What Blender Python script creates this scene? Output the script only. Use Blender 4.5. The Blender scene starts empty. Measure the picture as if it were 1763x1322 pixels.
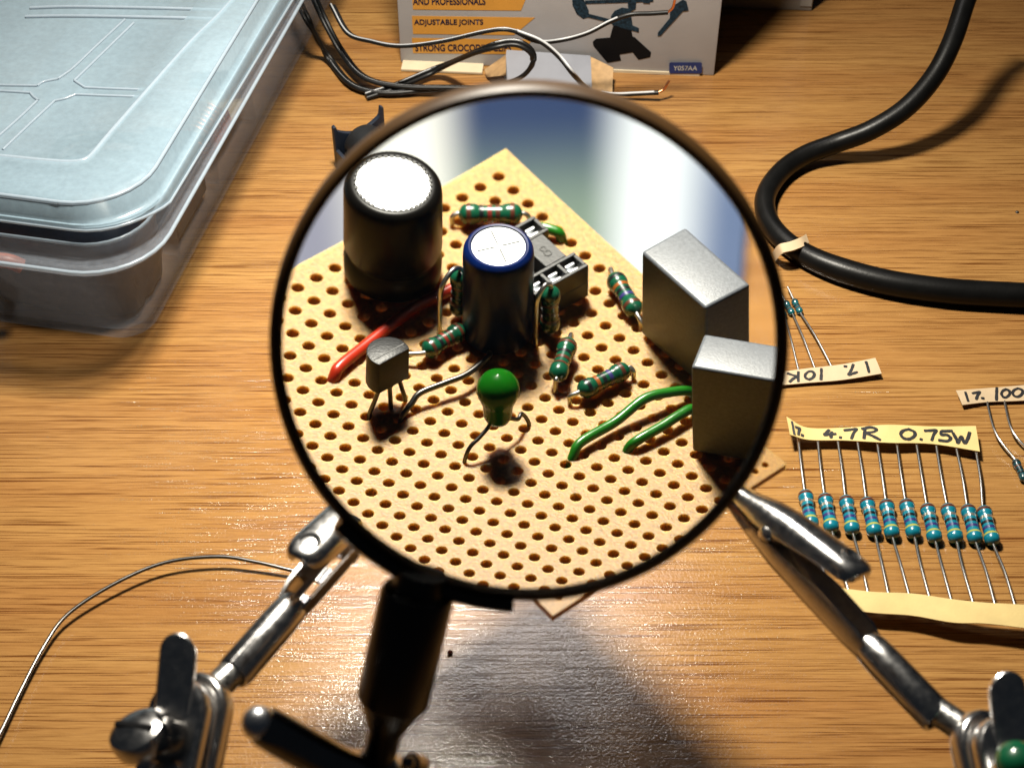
import bpy, bmesh, math, random
from mathutils import Vector, Matrix
random.seed(7)
S = 0.001                       # everything below is laid out in millimetres
V = Vector

# ------------------------------------------------------------------ camera
FPX, TH, CAMH = 2600.0, math.radians(44.673), 278.124
CF = V((0, math.cos(TH), -math.sin(TH)))
CU = V((0, math.sin(TH), math.cos(TH)))
CX = V((1, 0, 0))
CC = V((0, 0, CAMH))
scene = bpy.context.scene
cd = bpy.data.cameras.new('camera')
cam = bpy.data.objects.new('camera', cd)
scene.collection.objects.link(cam)
cam.location = CC * S
cam.rotation_euler = (math.pi / 2 - TH, 0, 0)
cd.sensor_width = 36.0
cd.sensor_fit = 'HORIZONTAL'
cd.lens = 36.0 * FPX / 1763.0
cd.clip_start, cd.clip_end = 0.005, 20.0
cd.dof.use_dof = True
cd.dof.focus_distance = 0.392
cd.dof.aperture_fstop = (cd.lens * 0.001) / 0.0016
scene.camera = cam

# ------------------------------------------------------------------ world, lamp, exposure
world = bpy.data.worlds.new('World')
scene.world = world
world.use_nodes = True
bg = world.node_tree.nodes['Background']
bg.inputs[0].default_value = (0.62, 0.78, 1.0, 1)
bg.inputs[1].default_value = 0.013

LAMP = V((-22, 328, 300))
ld = bpy.data.lights.new('desk_lamp', 'AREA')
ld.shape = 'DISK'
ld.size = 0.044
ld.energy = 1.78
ld.spread = math.radians(118)
ld.color = (1.0, 0.93, 0.80)
lamp = bpy.data.objects.new('desk_lamp', ld)
scene.collection.objects.link(lamp)
lamp.location = LAMP * S
lamp.rotation_euler = (V((-10, 285, 0)) - LAMP).to_track_quat('-Z', 'Y').to_euler()

# an area light added farther back: it gives the soft grey glare on the varnish
l2 = bpy.data.lights.new('glare_light', 'AREA')
l2.shape = 'RECTANGLE'
l2.size, l2.size_y = 0.24, 0.07
l2.energy = 0.85
l2.color = (1.0, 0.95, 0.93)
lamp2 = bpy.data.objects.new('glare_light', l2)
scene.collection.objects.link(lamp2)
lamp2.location = V((-15, 692, 640)) * S
lamp2.rotation_euler = (V((-10, 230, 0)) - V((-15, 692, 640))).to_track_quat('-Z', 'Y').to_euler()

vs = scene.view_settings
vs.view_transform = 'Standard'
vs.look = 'None'
vs.exposure = 0.0
vs.gamma = 1.0
vs.use_curve_mapping = False
scene.render.engine = 'CYCLES'
cy = scene.cycles
cy.use_denoising = True
cy.caustics_reflective = False
cy.caustics_refractive = False
cy.sample_clamp_indirect = 4.0
cy.max_bounces = 12
cy.transmission_bounces = 10
cy.transparent_max_bounces = 16


# ------------------------------------------------------------------ pixel -> place helpers
def ray(px, py):
    return (CF + CX * ((px - 881.5) / FPX) - CU * ((py - 661) / FPX))

def at(px, py, Z):
    return CC + ray(px, py) * Z

def pl(px, py, h=0.0):
    d = ray(px, py)
    return CC + d * ((h - CC.z) / d.z)

def pY(px, py, Y):
    d = ray(px, py)
    return CC + d * (Y / d.y)


# ------------------------------------------------------------------ object helpers
WO = {}

def tag(o, label=None, cat=None, group=None, kind=None):
    if label: o['label'] = label
    if cat: o['category'] = cat
    if group: o['group'] = group
    if kind: o['kind'] = kind
    return o

def link(o, parent, wo):
    scene.collection.objects.link(o)
    WO[o.name] = wo
    if parent is not None:
        o.parent = parent
        o.location = (wo - WO[parent.name]) * S
    else:
        o.location = wo * S
    return o

def empty(name, loc, label, cat, group=None):
    o = bpy.data.objects.new(name, None)
    o.empty_display_size = 0.01
    link(o, None, V(loc))
    return tag(o, label, cat, group)


def spline(pts, n=8):
    pts = [V(p) for p in pts]
    if len(pts) < 3:
        return pts
    P = [pts[0] * 2 - pts[1]] + pts + [pts[-1] * 2 - pts[-2]]
    out = []
    for i in range(1, len(P) - 2):
        a, b, c, d = P[i - 1], P[i], P[i + 1], P[i + 2]
        for k in range(n):
            t = k / n
            out.append(0.5 * (b * 2 + (c - a) * t + (a * 2 - b * 5 + c * 4 - d) * t * t + (b * 3 - a - c * 3 + d) * t ** 3))
    out.append(pts[-1])
    return out


def frame(z, hint=(0, 0, 1)):
    z = V(z).normalized()
    h = V(hint)
    if abs(z.dot(h.normalized())) > 0.97:
        h = V((1, 0, 0)) if abs(z.x) < 0.9 else V((0, 1, 0))
    x = h.cross(z).normalized()
    return x, z.cross(x).normalized(), z


class MB:
    def __init__(s):
        s.v, s.f = [], []

    def add(s, vs_, fs):
        o = len(s.v)
        s.v += [V(p) for p in vs_]
        s.f += [tuple(i + o for i in f) for f in fs]
        return s

    def loft(s, rings, closed=True, caps=True, skip=()):
        n = len(rings[0])
        vs_ = [p for r in rings for p in r]
        fs = []
        m = n if closed else n - 1
        for i in range(len(rings) - 1):
            for j in range(m):
                if (i, j) in skip: continue
                k = (j + 1) % n
                fs.append((i * n + j, i * n + k, (i + 1) * n + k, (i + 1) * n + j))
        if caps and closed:
            fs.append(tuple(reversed(range(n))))
            fs.append(tuple(range((len(rings) - 1) * n, len(rings) * n)))
        return s.add(vs_, fs)

    def tube(s, pts, r, n=8, caps=True):
        pts = [V(p) for p in pts]
        rs = r if isinstance(r, (list, tuple)) else [r] * len(pts)
        rings = []
        x = None
        for i, p in enumerate(pts):
            d = (pts[min(i + 1, len(pts) - 1)] - pts[max(i - 1, 0)]).normalized()
            if x is None:
                x = frame(d)[0]
            x = (x - d * x.dot(d)).normalized()
            y = d.cross(x)
            rings.append([p + (x * math.cos(2 * math.pi * k / n) + y * math.sin(2 * math.pi * k / n)) * rs[i] for k in range(n)])
        return s.loft(rings, True, caps)

    def lathe(s, prof, o, ax, n=24, closed_prof=False, a0=0, a1=None):
        """prof: (radius, distance along the axis)"""
        x, y, z = frame(ax)
        o = V(o)
        rings = []
        full = a1 is None
        m = n if full else n + 1
        for k in range(m):
            t = 2 * math.pi * k / n if full else a0 + (a1 - a0) * k / n
            d = x * math.cos(t) + y * math.sin(t)
            rings.append([o + d * r + z * h for r, h in prof])
        q = len(prof)
        vs_ = [p for r in rings for p in r]
        fs = []
        for k in range(m if full else m - 1):
            k2 = (k + 1) % m
            for j in range(q if closed_prof else q - 1):
                j2 = (j + 1) % q
                fs.append((k * q + j, k2 * q + j, k2 * q + j2, k * q + j2))
        if not full and closed_prof:
            fs.append(tuple(range(q)))
            fs.append(tuple(reversed(range((m - 1) * q, m * q))))
        return s.add(vs_, fs)

    def box(s, o, ex, ey, ez):
        """o = corner, ex/ey/ez = full edge vectors"""
        o, ex, ey, ez = V(o), V(ex), V(ey), V(ez)
        p = [o, o + ex, o + ex + ey, o + ey]
        p += [q + ez for q in p]
        return s.add(p, [(3, 2, 1, 0), (4, 5, 6, 7), (0, 1, 5, 4), (1, 2, 6, 5), (2, 3, 7, 6), (3, 0, 4, 7)])

    def prism(s, poly, o, ex, ey, ez):
        """poly in (u,v) of ex/ey, extruded by ez"""
        o, ex, ey, ez = V(o), V(ex), V(ey), V(ez)
        p = [o + ex * u + ey * w for u, w in poly]
        n = len(p)
        p += [q + ez for q in p]
        fs = [tuple(reversed(range(n))), tuple(range(n, 2 * n))]
        fs += [(i, (i + 1) % n, n + (i + 1) % n, n + i) for i in range(n)]
        return s.add(p, fs)

    def build(s, name, mat, parent=None, origin=None, smooth=None, bevel=0, seg=2, weld=False, flipfix=True):
        if origin is None:
            if parent is not None:
                origin = WO[parent.name]
            else:
                c = sum(s.v, V()) / len(s.v)
                c.z = min(p.z for p in s.v)
                origin = c
        origin = V(origin)
        me = bpy.data.meshes.new(name)
        bm = bmesh.new()
        vs_ = [bm.verts.new((p - origin) * S) for p in s.v]
        for f in s.f:
            if len(set(f)) > 2:
                try: bm.faces.new([vs_[i] for i in f])
                except ValueError: pass
        if weld: bmesh.ops.remove_doubles(bm, verts=bm.verts, dist=1e-6)
        if flipfix: bmesh.ops.recalc_face_normals(bm, faces=bm.faces)
        if bevel:
            es = [e for e in bm.edges if len(e.link_faces) == 2 and e.calc_face_angle(0) > 0.5]
            bmesh.ops.bevel(bm, geom=es, offset=bevel * S, segments=seg, affect='EDGES', profile=0.6, clamp_overlap=True)
        bm.to_mesh(me)
        bm.free()
        if smooth is not None:
            me.shade_smooth()
            if smooth < 170:
                me.set_sharp_from_angle(angle=math.radians(smooth))
        me.materials.append(mat)
        o = bpy.data.objects.new(name, me)
        return link(o, parent, origin)


# ------------------------------------------------------------------ materials
def newmat(name):
    m = bpy.data.materials.new(name)
    m.use_nodes = True
    nt = m.node_tree
    return m, nt, nt.nodes['Principled BSDF'], nt.nodes['Material Output']

def N(nt, t, **k):
    n = nt.nodes.new(t)
    for a, b in k.items():
        setattr(n, a, b)
    return n

def noise(nt, scale_mm, detail=2, rough=0.5, dims=(1, 1, 1), rot=(0, 0, 0)):
    tc = N(nt, 'ShaderNodeTexCoord')
    mp = N(nt, 'ShaderNodeMapping')
    mp.inputs['Scale'].default_value = tuple(1.0 / (S * d) for d in dims)
    mp.inputs['Rotation'].default_value = rot
    nt.links.new(tc.outputs['Object'], mp.inputs[0])
    n = N(nt, 'ShaderNodeTexNoise')
    n.inputs['Scale'].default_value = 1.0 / scale_mm
    n.inputs['Detail'].default_value = detail
    n.inputs['Roughness'].default_value = rough
    nt.links.new(mp.outputs[0], n.inputs['Vector'])
    return n

def ramp(nt, src, stops):
    r = N(nt, 'ShaderNodeValToRGB')
    e = r.color_ramp.elements
    while len(e) < len(stops): e.new(0.5)
    for i, (p, c) in enumerate(stops):
        e[i].position = p
        e[i].color = (c, c, c, 1) if not isinstance(c, tuple) else (*c, 1)
    nt.links.new(src, r.inputs[0])
    return r

def bump(nt, p, src, dist_mm, strength=1.0, prev=None):
    b = N(nt, 'ShaderNodeBump')
    b.inputs['Distance'].default_value = dist_mm * S
    b.inputs['Strength'].default_value = strength
    nt.links.new(src, b.inputs['Height'])
    if prev: nt.links.new(prev.outputs[0], b.inputs['Normal'])
    nt.links.new(b.outputs[0], p.inputs['Normal'])
    return b

ALB = 0.58                      # paints, papers and plastics under a strong desk lamp

def M(name, col, rough=0.45, metal=0.0, var=0.12, scale=3.0, bmp=0.0, bscale=0.5, coat=0.0, spec=0.5, rvar=0.0):
    if metal < 0.5:
        col = tuple(c * ALB for c in col)
    m, nt, p, out = newmat(name)
    p.inputs['Roughness'].default_value = rough
    p.inputs['Metallic'].default_value = metal
    p.inputs['Coat Weight'].default_value = coat
    p.inputs['Coat Roughness'].default_value = 0.08
    p.inputs['Specular IOR Level'].default_value = spec
    n = noise(nt, scale, 3)
    r = ramp(nt, n.outputs['Fac'], [(0.3, tuple(c * (1 - var) for c in col)), (0.7, tuple(min(1, c * (1 + var)) for c in col))])
    nt.links.new(r.outputs[0], p.inputs['Base Color'])
    if rvar:
        n2 = noise(nt, scale * 0.6, 4)
        r2 = ramp(nt, n2.outputs['Fac'], [(0.3, max(0.02, rough - rvar)), (0.7, rough + rvar)])
        nt.links.new(r2.outputs[0], p.inputs['Roughness'])
    if bmp:
        b = noise(nt, bscale, 2)
        bump(nt, p, b.outputs['Fac'], bmp)
    return m

def plastic_clear(name, col, clear, rough=0.25):
    col = tuple(c * ALB for c in col)
    m, nt, p, out = newmat(name)
    p.inputs['Roughness'].default_value = rough
    n = noise(nt, 9.0, 4)
    r = ramp(nt, n.outputs['Fac'], [(0.25, tuple(c * 0.92 for c in col)), (0.75, col)])
    nt.links.new(r.outputs[0], p.inputs['Base Color'])
    tr = N(nt, 'ShaderNodeBsdfTransparent')
    tl = N(nt, 'ShaderNodeBsdfTranslucent')
    tl.inputs[0].default_value = (*col, 1)
    mx0 = N(nt, 'ShaderNodeMixShader'); mx0.inputs[0].default_value = 0.35
    nt.links.new(p.outputs[0], mx0.inputs[1]); nt.links.new(tl.outputs[0], mx0.inputs[2])
    mx = N(nt, 'ShaderNodeMixShader')
    n2 = noise(nt, 2.0, 5, 0.65)
    r2 = ramp(nt, n2.outputs['Fac'], [(0.3, clear - 0.07), (0.7, clear + 0.04)])
    nt.links.new(r2.outputs[0], mx.inputs[0])
    nt.links.new(mx0.outputs[0], mx.inputs[1]); nt.links.new(tr.outputs[0], mx.inputs[2])
    nt.links.new(mx.outputs[0], out.inputs[0])
    return m

def wood():
    m, nt, p, out = newmat('laminate_wood')
    rot = (0, 0, math.radians(1.2))
    big = noise(nt, 1.0, 3, 0.5, (190, 16, 30), rot)
    mid = noise(nt, 1.0, 3, 0.55, (80, 1.6, 30), rot)
    pore = noise(nt, 1.0, 2, 0.5, (30, 0.32, 30), rot)
    fine = noise(nt, 1.0, 3, 0.6, (6.0, 0.22, 30), rot)
    c1 = ramp(nt, big.outputs['Fac'], [(0.3, (0.224, 0.107, 0.033)), (0.7, (0.276, 0.152, 0.050))])
    c2 = ramp(nt, mid.outputs['Fac'], [(0.30, (0.86, 0.82, 0.79)), (0.64, (1.0, 1.0, 1.0))])
    c3 = ramp(nt, pore.outputs['Fac'], [(0.37, (0.38, 0.27, 0.20)), (0.45, (1.0, 1.0, 1.0))])
    c4 = ramp(nt, fine.outputs['Fac'], [(0.3, (0.78, 0.74, 0.70)), (0.62, (1.05, 1.05, 1.05))])
    last = c1
    for c in (c2, c3, c4):
        mx = N(nt, 'ShaderNodeMix', data_type='RGBA', blend_type='MULTIPLY')
        mx.inputs[0].default_value = 1.0
        nt.links.new(last.outputs[0] if last is c1 else last.outputs[2], mx.inputs[6])
        nt.links.new(c.outputs[0], mx.inputs[7])
        last = mx
    nt.links.new(last.outputs[2], p.inputs['Base Color'])
    p.inputs['Roughness'].default_value = 0.13
    p.inputs['Specular IOR Level'].default_value = 0.55
    gr = noise(nt, 0.55, 2, 0.5)
    b1 = bump(nt, p, c3.outputs[0], 0.03, 0.7)
    bump(nt, p, gr.outputs['Fac'], 0.045, 1.0, b1)
    return m

MW = wood()
CHROME = M('polished_steel', (0.74, 0.73, 0.72), 0.22, 1.0, 0.06, 2.0, 0.006, 1.2, rvar=0.04)
STEEL = M('dull_steel', (0.34, 0.34, 0.33), 0.33, 1.0, 0.15, 1.4, 0.03, 0.5, rvar=0.1)
BLKSTEEL = M('blued_steel', (0.24, 0.235, 0.23), 0.19, 1.0, 0.1, 2.0, 0.02, 0.9, rvar=0.06)
WIRE = M('tinned_wire', (0.55, 0.54, 0.52), 0.28, 1.0, 0.08, 1.0)
DKWIRE = M('dark_wire', (0.11, 0.105, 0.10), 0.30, 1.0, 0.1, 1.0)
COPPER = M('copper', (0.72, 0.30, 0.14), 0.3, 1.0)
ALU = M('brushed_aluminium', (0.85, 0.87, 0.90), 0.34, 1.0, 0.03, 1.0, 0.003, 0.25)
RIMM = M('dark_bronze_enamel', (0.125, 0.060, 0.016), 0.42, 0.0, 0.2, 4.0, spec=0.22)
RING = M('black_enamel', (0.022, 0.013, 0.007), 0.34, 0.0, 0.2, 4.0, coat=0.2)
BLACKP = M('black_plastic', (0.012, 0.012, 0.013), 0.38, 0, 0.2, 3.0, 0.02, 0.4)
NAVYP = M('navy_black_plastic', (0.010, 0.016, 0.030), 0.42, 0, 0.2, 3.0, 0.03, 0.4)
RUBBER = M('black_cable_sheath', (0.005, 0.005, 0.005), 0.36, 0, 0.25, 5.0, 0.03, 0.7, spec=0.16)
TWIN = M('black_wire_sheath', (0.007, 0.007, 0.007), 0.42, 0, 0.2, 5.0, spec=0.25)
TWINW = M('white_stripe_sheath', (0.55, 0.56, 0.58), 0.4, 0, 0.1, 5.0)
BOARD = M('phenolic_board', (0.43, 0.232, 0.046), 0.46, 0, 0.26, 0.5, 0.055, 0.30, spec=0.3)
_p = BOARD.node_tree.nodes['Principled BSDF']
_p.inputs['Subsurface Weight'].default_value = 1.0
_p.inputs['Subsurface Radius'].default_value = (1.0, 0.70, 0.30)
_p.inputs['Subsurface Scale'].default_value = 0.0026
FILMCAP = M('grey_epoxy_box', (0.145, 0.158, 0.18), 0.38, 0, 0.14, 0.4, 0.014, 0.24, spec=0.3)
SLEEVEK = M('black_sleeve', (0.004, 0.0035, 0.003), 0.34, 0, 0.2, 2.0, spec=0.09)
SLEEVEB = M('blue_sleeve', (0.002, 0.012, 0.085), 0.30, 0, 0.2, 2.0, spec=0.12)
RESG = M('green_resistor_coat', (0.005, 0.082, 0.040), 0.24, 0, 0.12, 1.0, coat=0.4)
RESB = M('blue_resistor_coat', (0.006, 0.20, 0.285), 0.26, 0, 0.12, 1.0, coat=0.5)
TANT = M('green_resin', (0.006, 0.105, 0.005), 0.2, 0, 0.1, 2.0, spec=0.16)
REDW = M('red_insulation', (0.48, 0.028, 0.008), 0.3, 0, 0.1, 2.0)
GRNW = M('green_insulation', (0.012, 0.155, 0.008), 0.3, 0, 0.15, 2.0, 0.03, 0.8)
EPOXY = M('black_epoxy', (0.006, 0.0065, 0.008), 0.40, 0, 0.25, 0.6, 0.03, 0.25, spec=0.2)
SOCKET = M('socket_plastic', (0.012, 0.013, 0.014), 0.42, 0, 0.3, 0.8, 0.02, 0.3, spec=0.35)
MARK = M('scratched_mark', (0.004, 0.004, 0.004), 0.6)
B_BRN = M('band_brown', (0.09, 0.025, 0.012), 0.3, coat=0.4)
B_BLK = M('band_black', (0.008, 0.008, 0.010), 0.3, coat=0.4)
B_RED = M('band_red', (0.20, 0.018, 0.010), 0.3, coat=0.4)
B_ORG = M('band_orange', (0.30, 0.08, 0.012), 0.3, coat=0.4)
B_YEL = M('band_yellow', (0.42, 0.44, 0.09), 0.3, coat=0.4)
B_VIO = M('band_violet', (0.035, 0.03, 0.16), 0.3, coat=0.4)
B_SIL = M('band_silver', (0.75, 0.72, 0.62), 0.22, 0.9)
TAPEY = M('yellow_paper_tape', (0.74, 0.56, 0.22), 0.7, 0, 0.06, 4.0, 0.03, 0.6)
TAPEB = M('buff_paper_tape', (0.60, 0.45, 0.28), 0.7, 0, 0.06, 4.0, 0.03, 0.6)
INK = M('marker_ink', (0.007, 0.007, 0.010), 0.5)
CARTON = M('printed_carton', (0.50, 0.49, 0.50), 0.42, 0, 0.05, 14.0, 0.02, 1.2)
CARTON2 = M('grey_carton', (0.40, 0.37, 0.33), 0.55, 0, 0.08, 14.0, 0.02, 1.2)
CREAM = M('cream_card', (0.70, 0.58, 0.40), 0.6, 0, 0.06, 5.0)
KRAFT = M('kraft_card', (0.44, 0.27, 0.12), 0.75, 0, 0.18, 2.5, 0.04, 0.7)
P_ORG = M('print_orange', (0.72, 0.33, 0.05), 0.45, 0, 0.05, 6.0)
P_NAVY = M('print_navy', (0.006, 0.009, 0.045), 0.6, spec=0.12)
P_BLUE = M('print_blue', (0.012, 0.035, 0.16), 0.4)
P_TEAL = M('print_teal', (0.012, 0.030, 0.048), 0.6, 0, 0.7, 0.8, spec=0.15)
P_BLK = M('print_black', (0.004, 0.004, 0.005), 0.6, spec=0.12)
P_WHT = M('print_white', (0.62, 0.60, 0.55), 0.5)
GREYFILM = M('grey_coated_card', (0.24, 0.25, 0.29), 0.42, 0, 0.06, 6.0)
def packet_print():
    """white sachet printed with a blue to grey-green field that fades at its sides"""
    m, nt, p, out = newmat('sachet_print')
    p.inputs['Roughness'].default_value = 0.5
    p.inputs['Specular IOR Level'].default_value = 0.2
    tc = N(nt, 'ShaderNodeTexCoord')
    sx = N(nt, 'ShaderNodeSeparateXYZ')
    nt.links.new(tc.outputs['Object'], sx.inputs[0])
    def step(src, a, b):
        r = N(nt, 'ShaderNodeMapRange', interpolation_type='SMOOTHSTEP')
        r.inputs[1].default_value, r.inputs[2].default_value = a * S, b * S
        nt.links.new(src, r.inputs[0])
        return r.outputs[0]
    def mix(f, a, b):
        mx = N(nt, 'ShaderNodeMix', data_type='RGBA')
        nt.links.new(f, mx.inputs[0])
        for k, c in ((6, a), (7, b)):
            if isinstance(c, tuple): mx.inputs[k].default_value = (*c, 1)
            else: nt.links.new(c, mx.inputs[k])
        return mx.outputs[2]
    field = mix(step(sx.outputs[1], -2, 13), (0.062, 0.092, 0.076), (0.0015, 0.010, 0.040))
    left = mix(step(sx.outputs[0], -15, -7), (0.075, 0.08, 0.115), (0.27, 0.28, 0.28))
    c = mix(step(sx.outputs[0], -5.5, 0.5), left, field)
    c = mix(step(sx.outputs[0], 9.5, 15.5), c, (0.26, 0.29, 0.325))
    c = mix(step(sx.outputs[0], 17, 23), c, (0.035, 0.055, 0.11))
    nt.links.new(c, p.inputs['Base Color'])
    return m
PKT = packet_print()
PAPER = M('white_paper', (0.5, 0.52, 0.55), 0.6)
LIDM = plastic_clear('clear_lid_plastic', (0.60, 0.83, 1.0), 0.45, 0.22)
TUBM = plastic_clear('clear_tub_plastic', (0.50, 0.57, 0.68), 0.80, 0.13)
RIDGEM = plastic_clear('bright_edge_plastic', (0.62, 0.74, 0.86), 0.35, 0.18)  # denser, paler plastic: white refraction lines are put into its colour
ORANGE = M('orange_insulation', (0.60, 0.14, 0.04), 0.4)
BEAD = M('solder_flux_bead', (0.10, 0.02, 0.008), 0.15, 0, 0.2, 1.0)

# ------------------------------------------------------------------ desk
d = MB().box((-650, -250, -24), (1300, 0, 0), (0, 1250, 0), (0, 0, 24))
tag(d.build('desk_top', MW, None, (0, 300, -24), bevel=1.5), kind='structure')

# ------------------------------------------------------------------ helping hand stand
BO = V((0.205, 241.63, 75.968))
AL = 0.904666
BA = V((math.cos(AL), -math.sin(AL), 0))
BB = V((-math.sin(AL), -math.cos(AL), 0))

def bp(a, b, k=0.0):
    return BO + BA * a + BB * b + V((0, 0, k))

stand = empty('helping_hand_stand', (0, 60, 0), 'steel helping hand stand with round black-rimmed magnifier and two crocodile clips', 'helping hand')

LC = V((2.0948, 139.2096, 147.1098))
LAX = V((0.010869, 0.795804, -0.605457)).normalized()
LR, LHALF, LRIM = 166.0055, 4.016, 31.3
# rim
prof = [(30.9, -1.5), (31.0, -2.4), (31.3, -3.0), (31.7, -3.1), (32.4, -2.4), (32.9, 0), (33.7, 6.6), (33.8, 9.0), (33.2, 9.9), (32.5, 9.2), (32.0, 2.0), (31.45, 1.3), (31.4, -1.3)]
rim = MB().lathe(prof, LC, LAX, 128, True).build('magnifier_rim', RIMM, stand, smooth=40)
rim['label'] = 'black circular rim of the magnifier'
# lens: two spherical caps and the ground edge
def lensmesh():
    mb = MB()
    x, y, z = frame(LAX)
    nr, ns = 72, 160
    for side in (-1, 1):
        pts, fs = [LC + z * side * LHALF], []
        for i in range(1, nr + 1):
            r = LRIM * i / nr
            h = side * (LHALF - (LR - math.sqrt(LR * LR - r * r)))
            for k in range(ns):
                t = 2 * math.pi * k / ns
                pts.append(LC + (x * math.cos(t) + y * math.sin(t)) * r + z * h)
        for k in range(ns):
            k2 = (k + 1) % ns
            fs.append((0, 1 + k, 1 + k2) if side > 0 else (0, 1 + k2, 1 + k))
            for i in range(nr - 1):
                a, b = 1 + i * ns + k, 1 + i * ns + k2
                c, e = a + ns, b + ns
                fs.append((a, c, e, b) if side > 0 else (a, b, e, c))
        mb.add(pts, fs)
    h = LHALF - (LR - math.sqrt(LR * LR - LRIM * LRIM))
    pts, fs = [], []
    for k in range(ns):
        t = 2 * math.pi * k / ns
        d_ = (x * math.cos(t) + y * math.sin(t)) * LRIM
        pts += [LC + d_ - z * h, LC + d_ + z * h]
        a, b = 2 * k, 2 * ((k + 1) % ns)
        fs.append((a, b, b + 1, a + 1))
    mb.add(pts, fs)
    return mb
gm, nt, p_, out = newmat('optical_glass')
g = N(nt, 'ShaderNodeBsdfGlass')
g.inputs['IOR'].default_value = 1.52
g.inputs['Roughness'].default_value = 0.0
g.inputs['Color'].default_value = (0.985, 0.995, 0.99, 1)
nt.links.new(g.outputs[0], out.inputs[0])
lens = lensmesh().build('lens', gm, rim, smooth=180, flipfix=False)
lens['label'] = 'clear convex glass lens'

# the holder arc on the rim, the grip and its rod
x_, y_, z_ = frame(LAX)
def rimpt(px, py):
    """angle on the rim of the direction seen at a pixel"""
    w = at(px, py, 191.1) - LC
    return math.atan2(w.dot(y_), w.dot(x_))
a0, a1 = rimpt(596, 890), rimpt(885, 1035)
if a1 < a0: a0, a1 = a1, a0
col = MB().lathe([(31.9, -3.6), (33.5, -3.4), (34.1, -2.0), (34.5, 3), (34.5, 8.4), (33.9, 8.9), (33.0, -1.0)], LC, LAX, 40, True, a0, a1)
col.build('rim_holder', RING, stand, smooth=35)
g0, g1, g2, g3 = at(724, 1000, 193), at(675, 1208, 198), at(660, 1268, 200), at(645, 1345, 202)
gd = (g1 - g0).normalized()
mb = MB()
L1 = (g1 - g0).length
mb.lathe([(0.2, -1.5), (3.2, -1.4), (3.4, 1.0), (4.55, 1.5), (4.8, 2.2), (4.8, L1 - 0.6), (4.5, L1), (4.2, L1 + 0.4), (2.2, L1 + 4.6), (2.05, L1 + 14), (0.2, L1 + 14)], g0, gd, 36)
mb.build('grip', RING, stand, smooth=35)
j0 = at(648, 1338, 202)
mb = MB().lathe([(0.2, -2.4), (3.4, -2.2), (4.0, -1.0), (4.0, 1.4), (3.4, 2.4), (0.2, 2.6)], j0, (-0.35, -0.5, 0.8), 28)
mb.build('clamp_plate', CHROME, stand, smooth=35)
for px, py, r in ((592, 1306, 1.0), (703, 1312, 0.9)):
    c = at(px, py, 198)
    mb = MB().lathe([(0.05, 1.1), (0.5 * r, 1.0), (0.85 * r, 0.7), (r, 0.2), (r, -0.8), (1.5 * r, -1.0), (1.6 * r, -4.5), (0.1, -4.6)], c, (-0.25, -0.45, 0.85), 20)
    mb.build('screw', BLKSTEEL, stand, smooth=40)
k0, k1 = at(446, 1244, 191), at(640, 1352, 200)
kd = (k1 - k0).normalized()
Lk = (k1 - k0).length
mb = MB().lathe([(2.0, -0.3), (2.6, 1.0), (2.75, 3), (2.75, Lk)], k0, kd, 28)
arm_ = mb.build('arm', BLKSTEEL, stand, smooth=40)
MB().lathe([(0.02, -2.3), (0.9, -2.1), (1.7, -1.5), (2.2, -0.5), (2.25, 0.4), (1.6, 1.2)], k0, kd, 28).build('arm_tip', ALU, arm_, smooth=60)

# crocodile clips
def usec(w, y0, y1, t):
    """U shaped section, open at y0, closed at y1; list of (z, y)"""
    s = 1 if y1 > y0 else -1
    h = abs(y1 - y0)
    o = [(-w / 2, y0), (-w / 2, y0 + s * h * 0.55), (-w * 0.40, y0 + s * h * 0.86), (-w * 0.22, y1), (w * 0.22, y1), (w * 0.40, y0 + s * h * 0.86), (w / 2, y0 + s * h * 0.55), (w / 2, y0)]
    wi, hi = w - 2 * t, max(h - t, 0.05)
    i = [(wi / 2, y0), (wi / 2, y0 + s * hi * 0.55), (wi * 0.40, y0 + s * hi * 0.86), (wi * 0.22, y0 + s * hi), (-wi * 0.22, y0 + s * hi), (-wi * 0.40, y0 + s * hi * 0.86), (-wi / 2, y0 + s * hi * 0.55), (-wi / 2, y0)]
    return o + i

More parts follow.
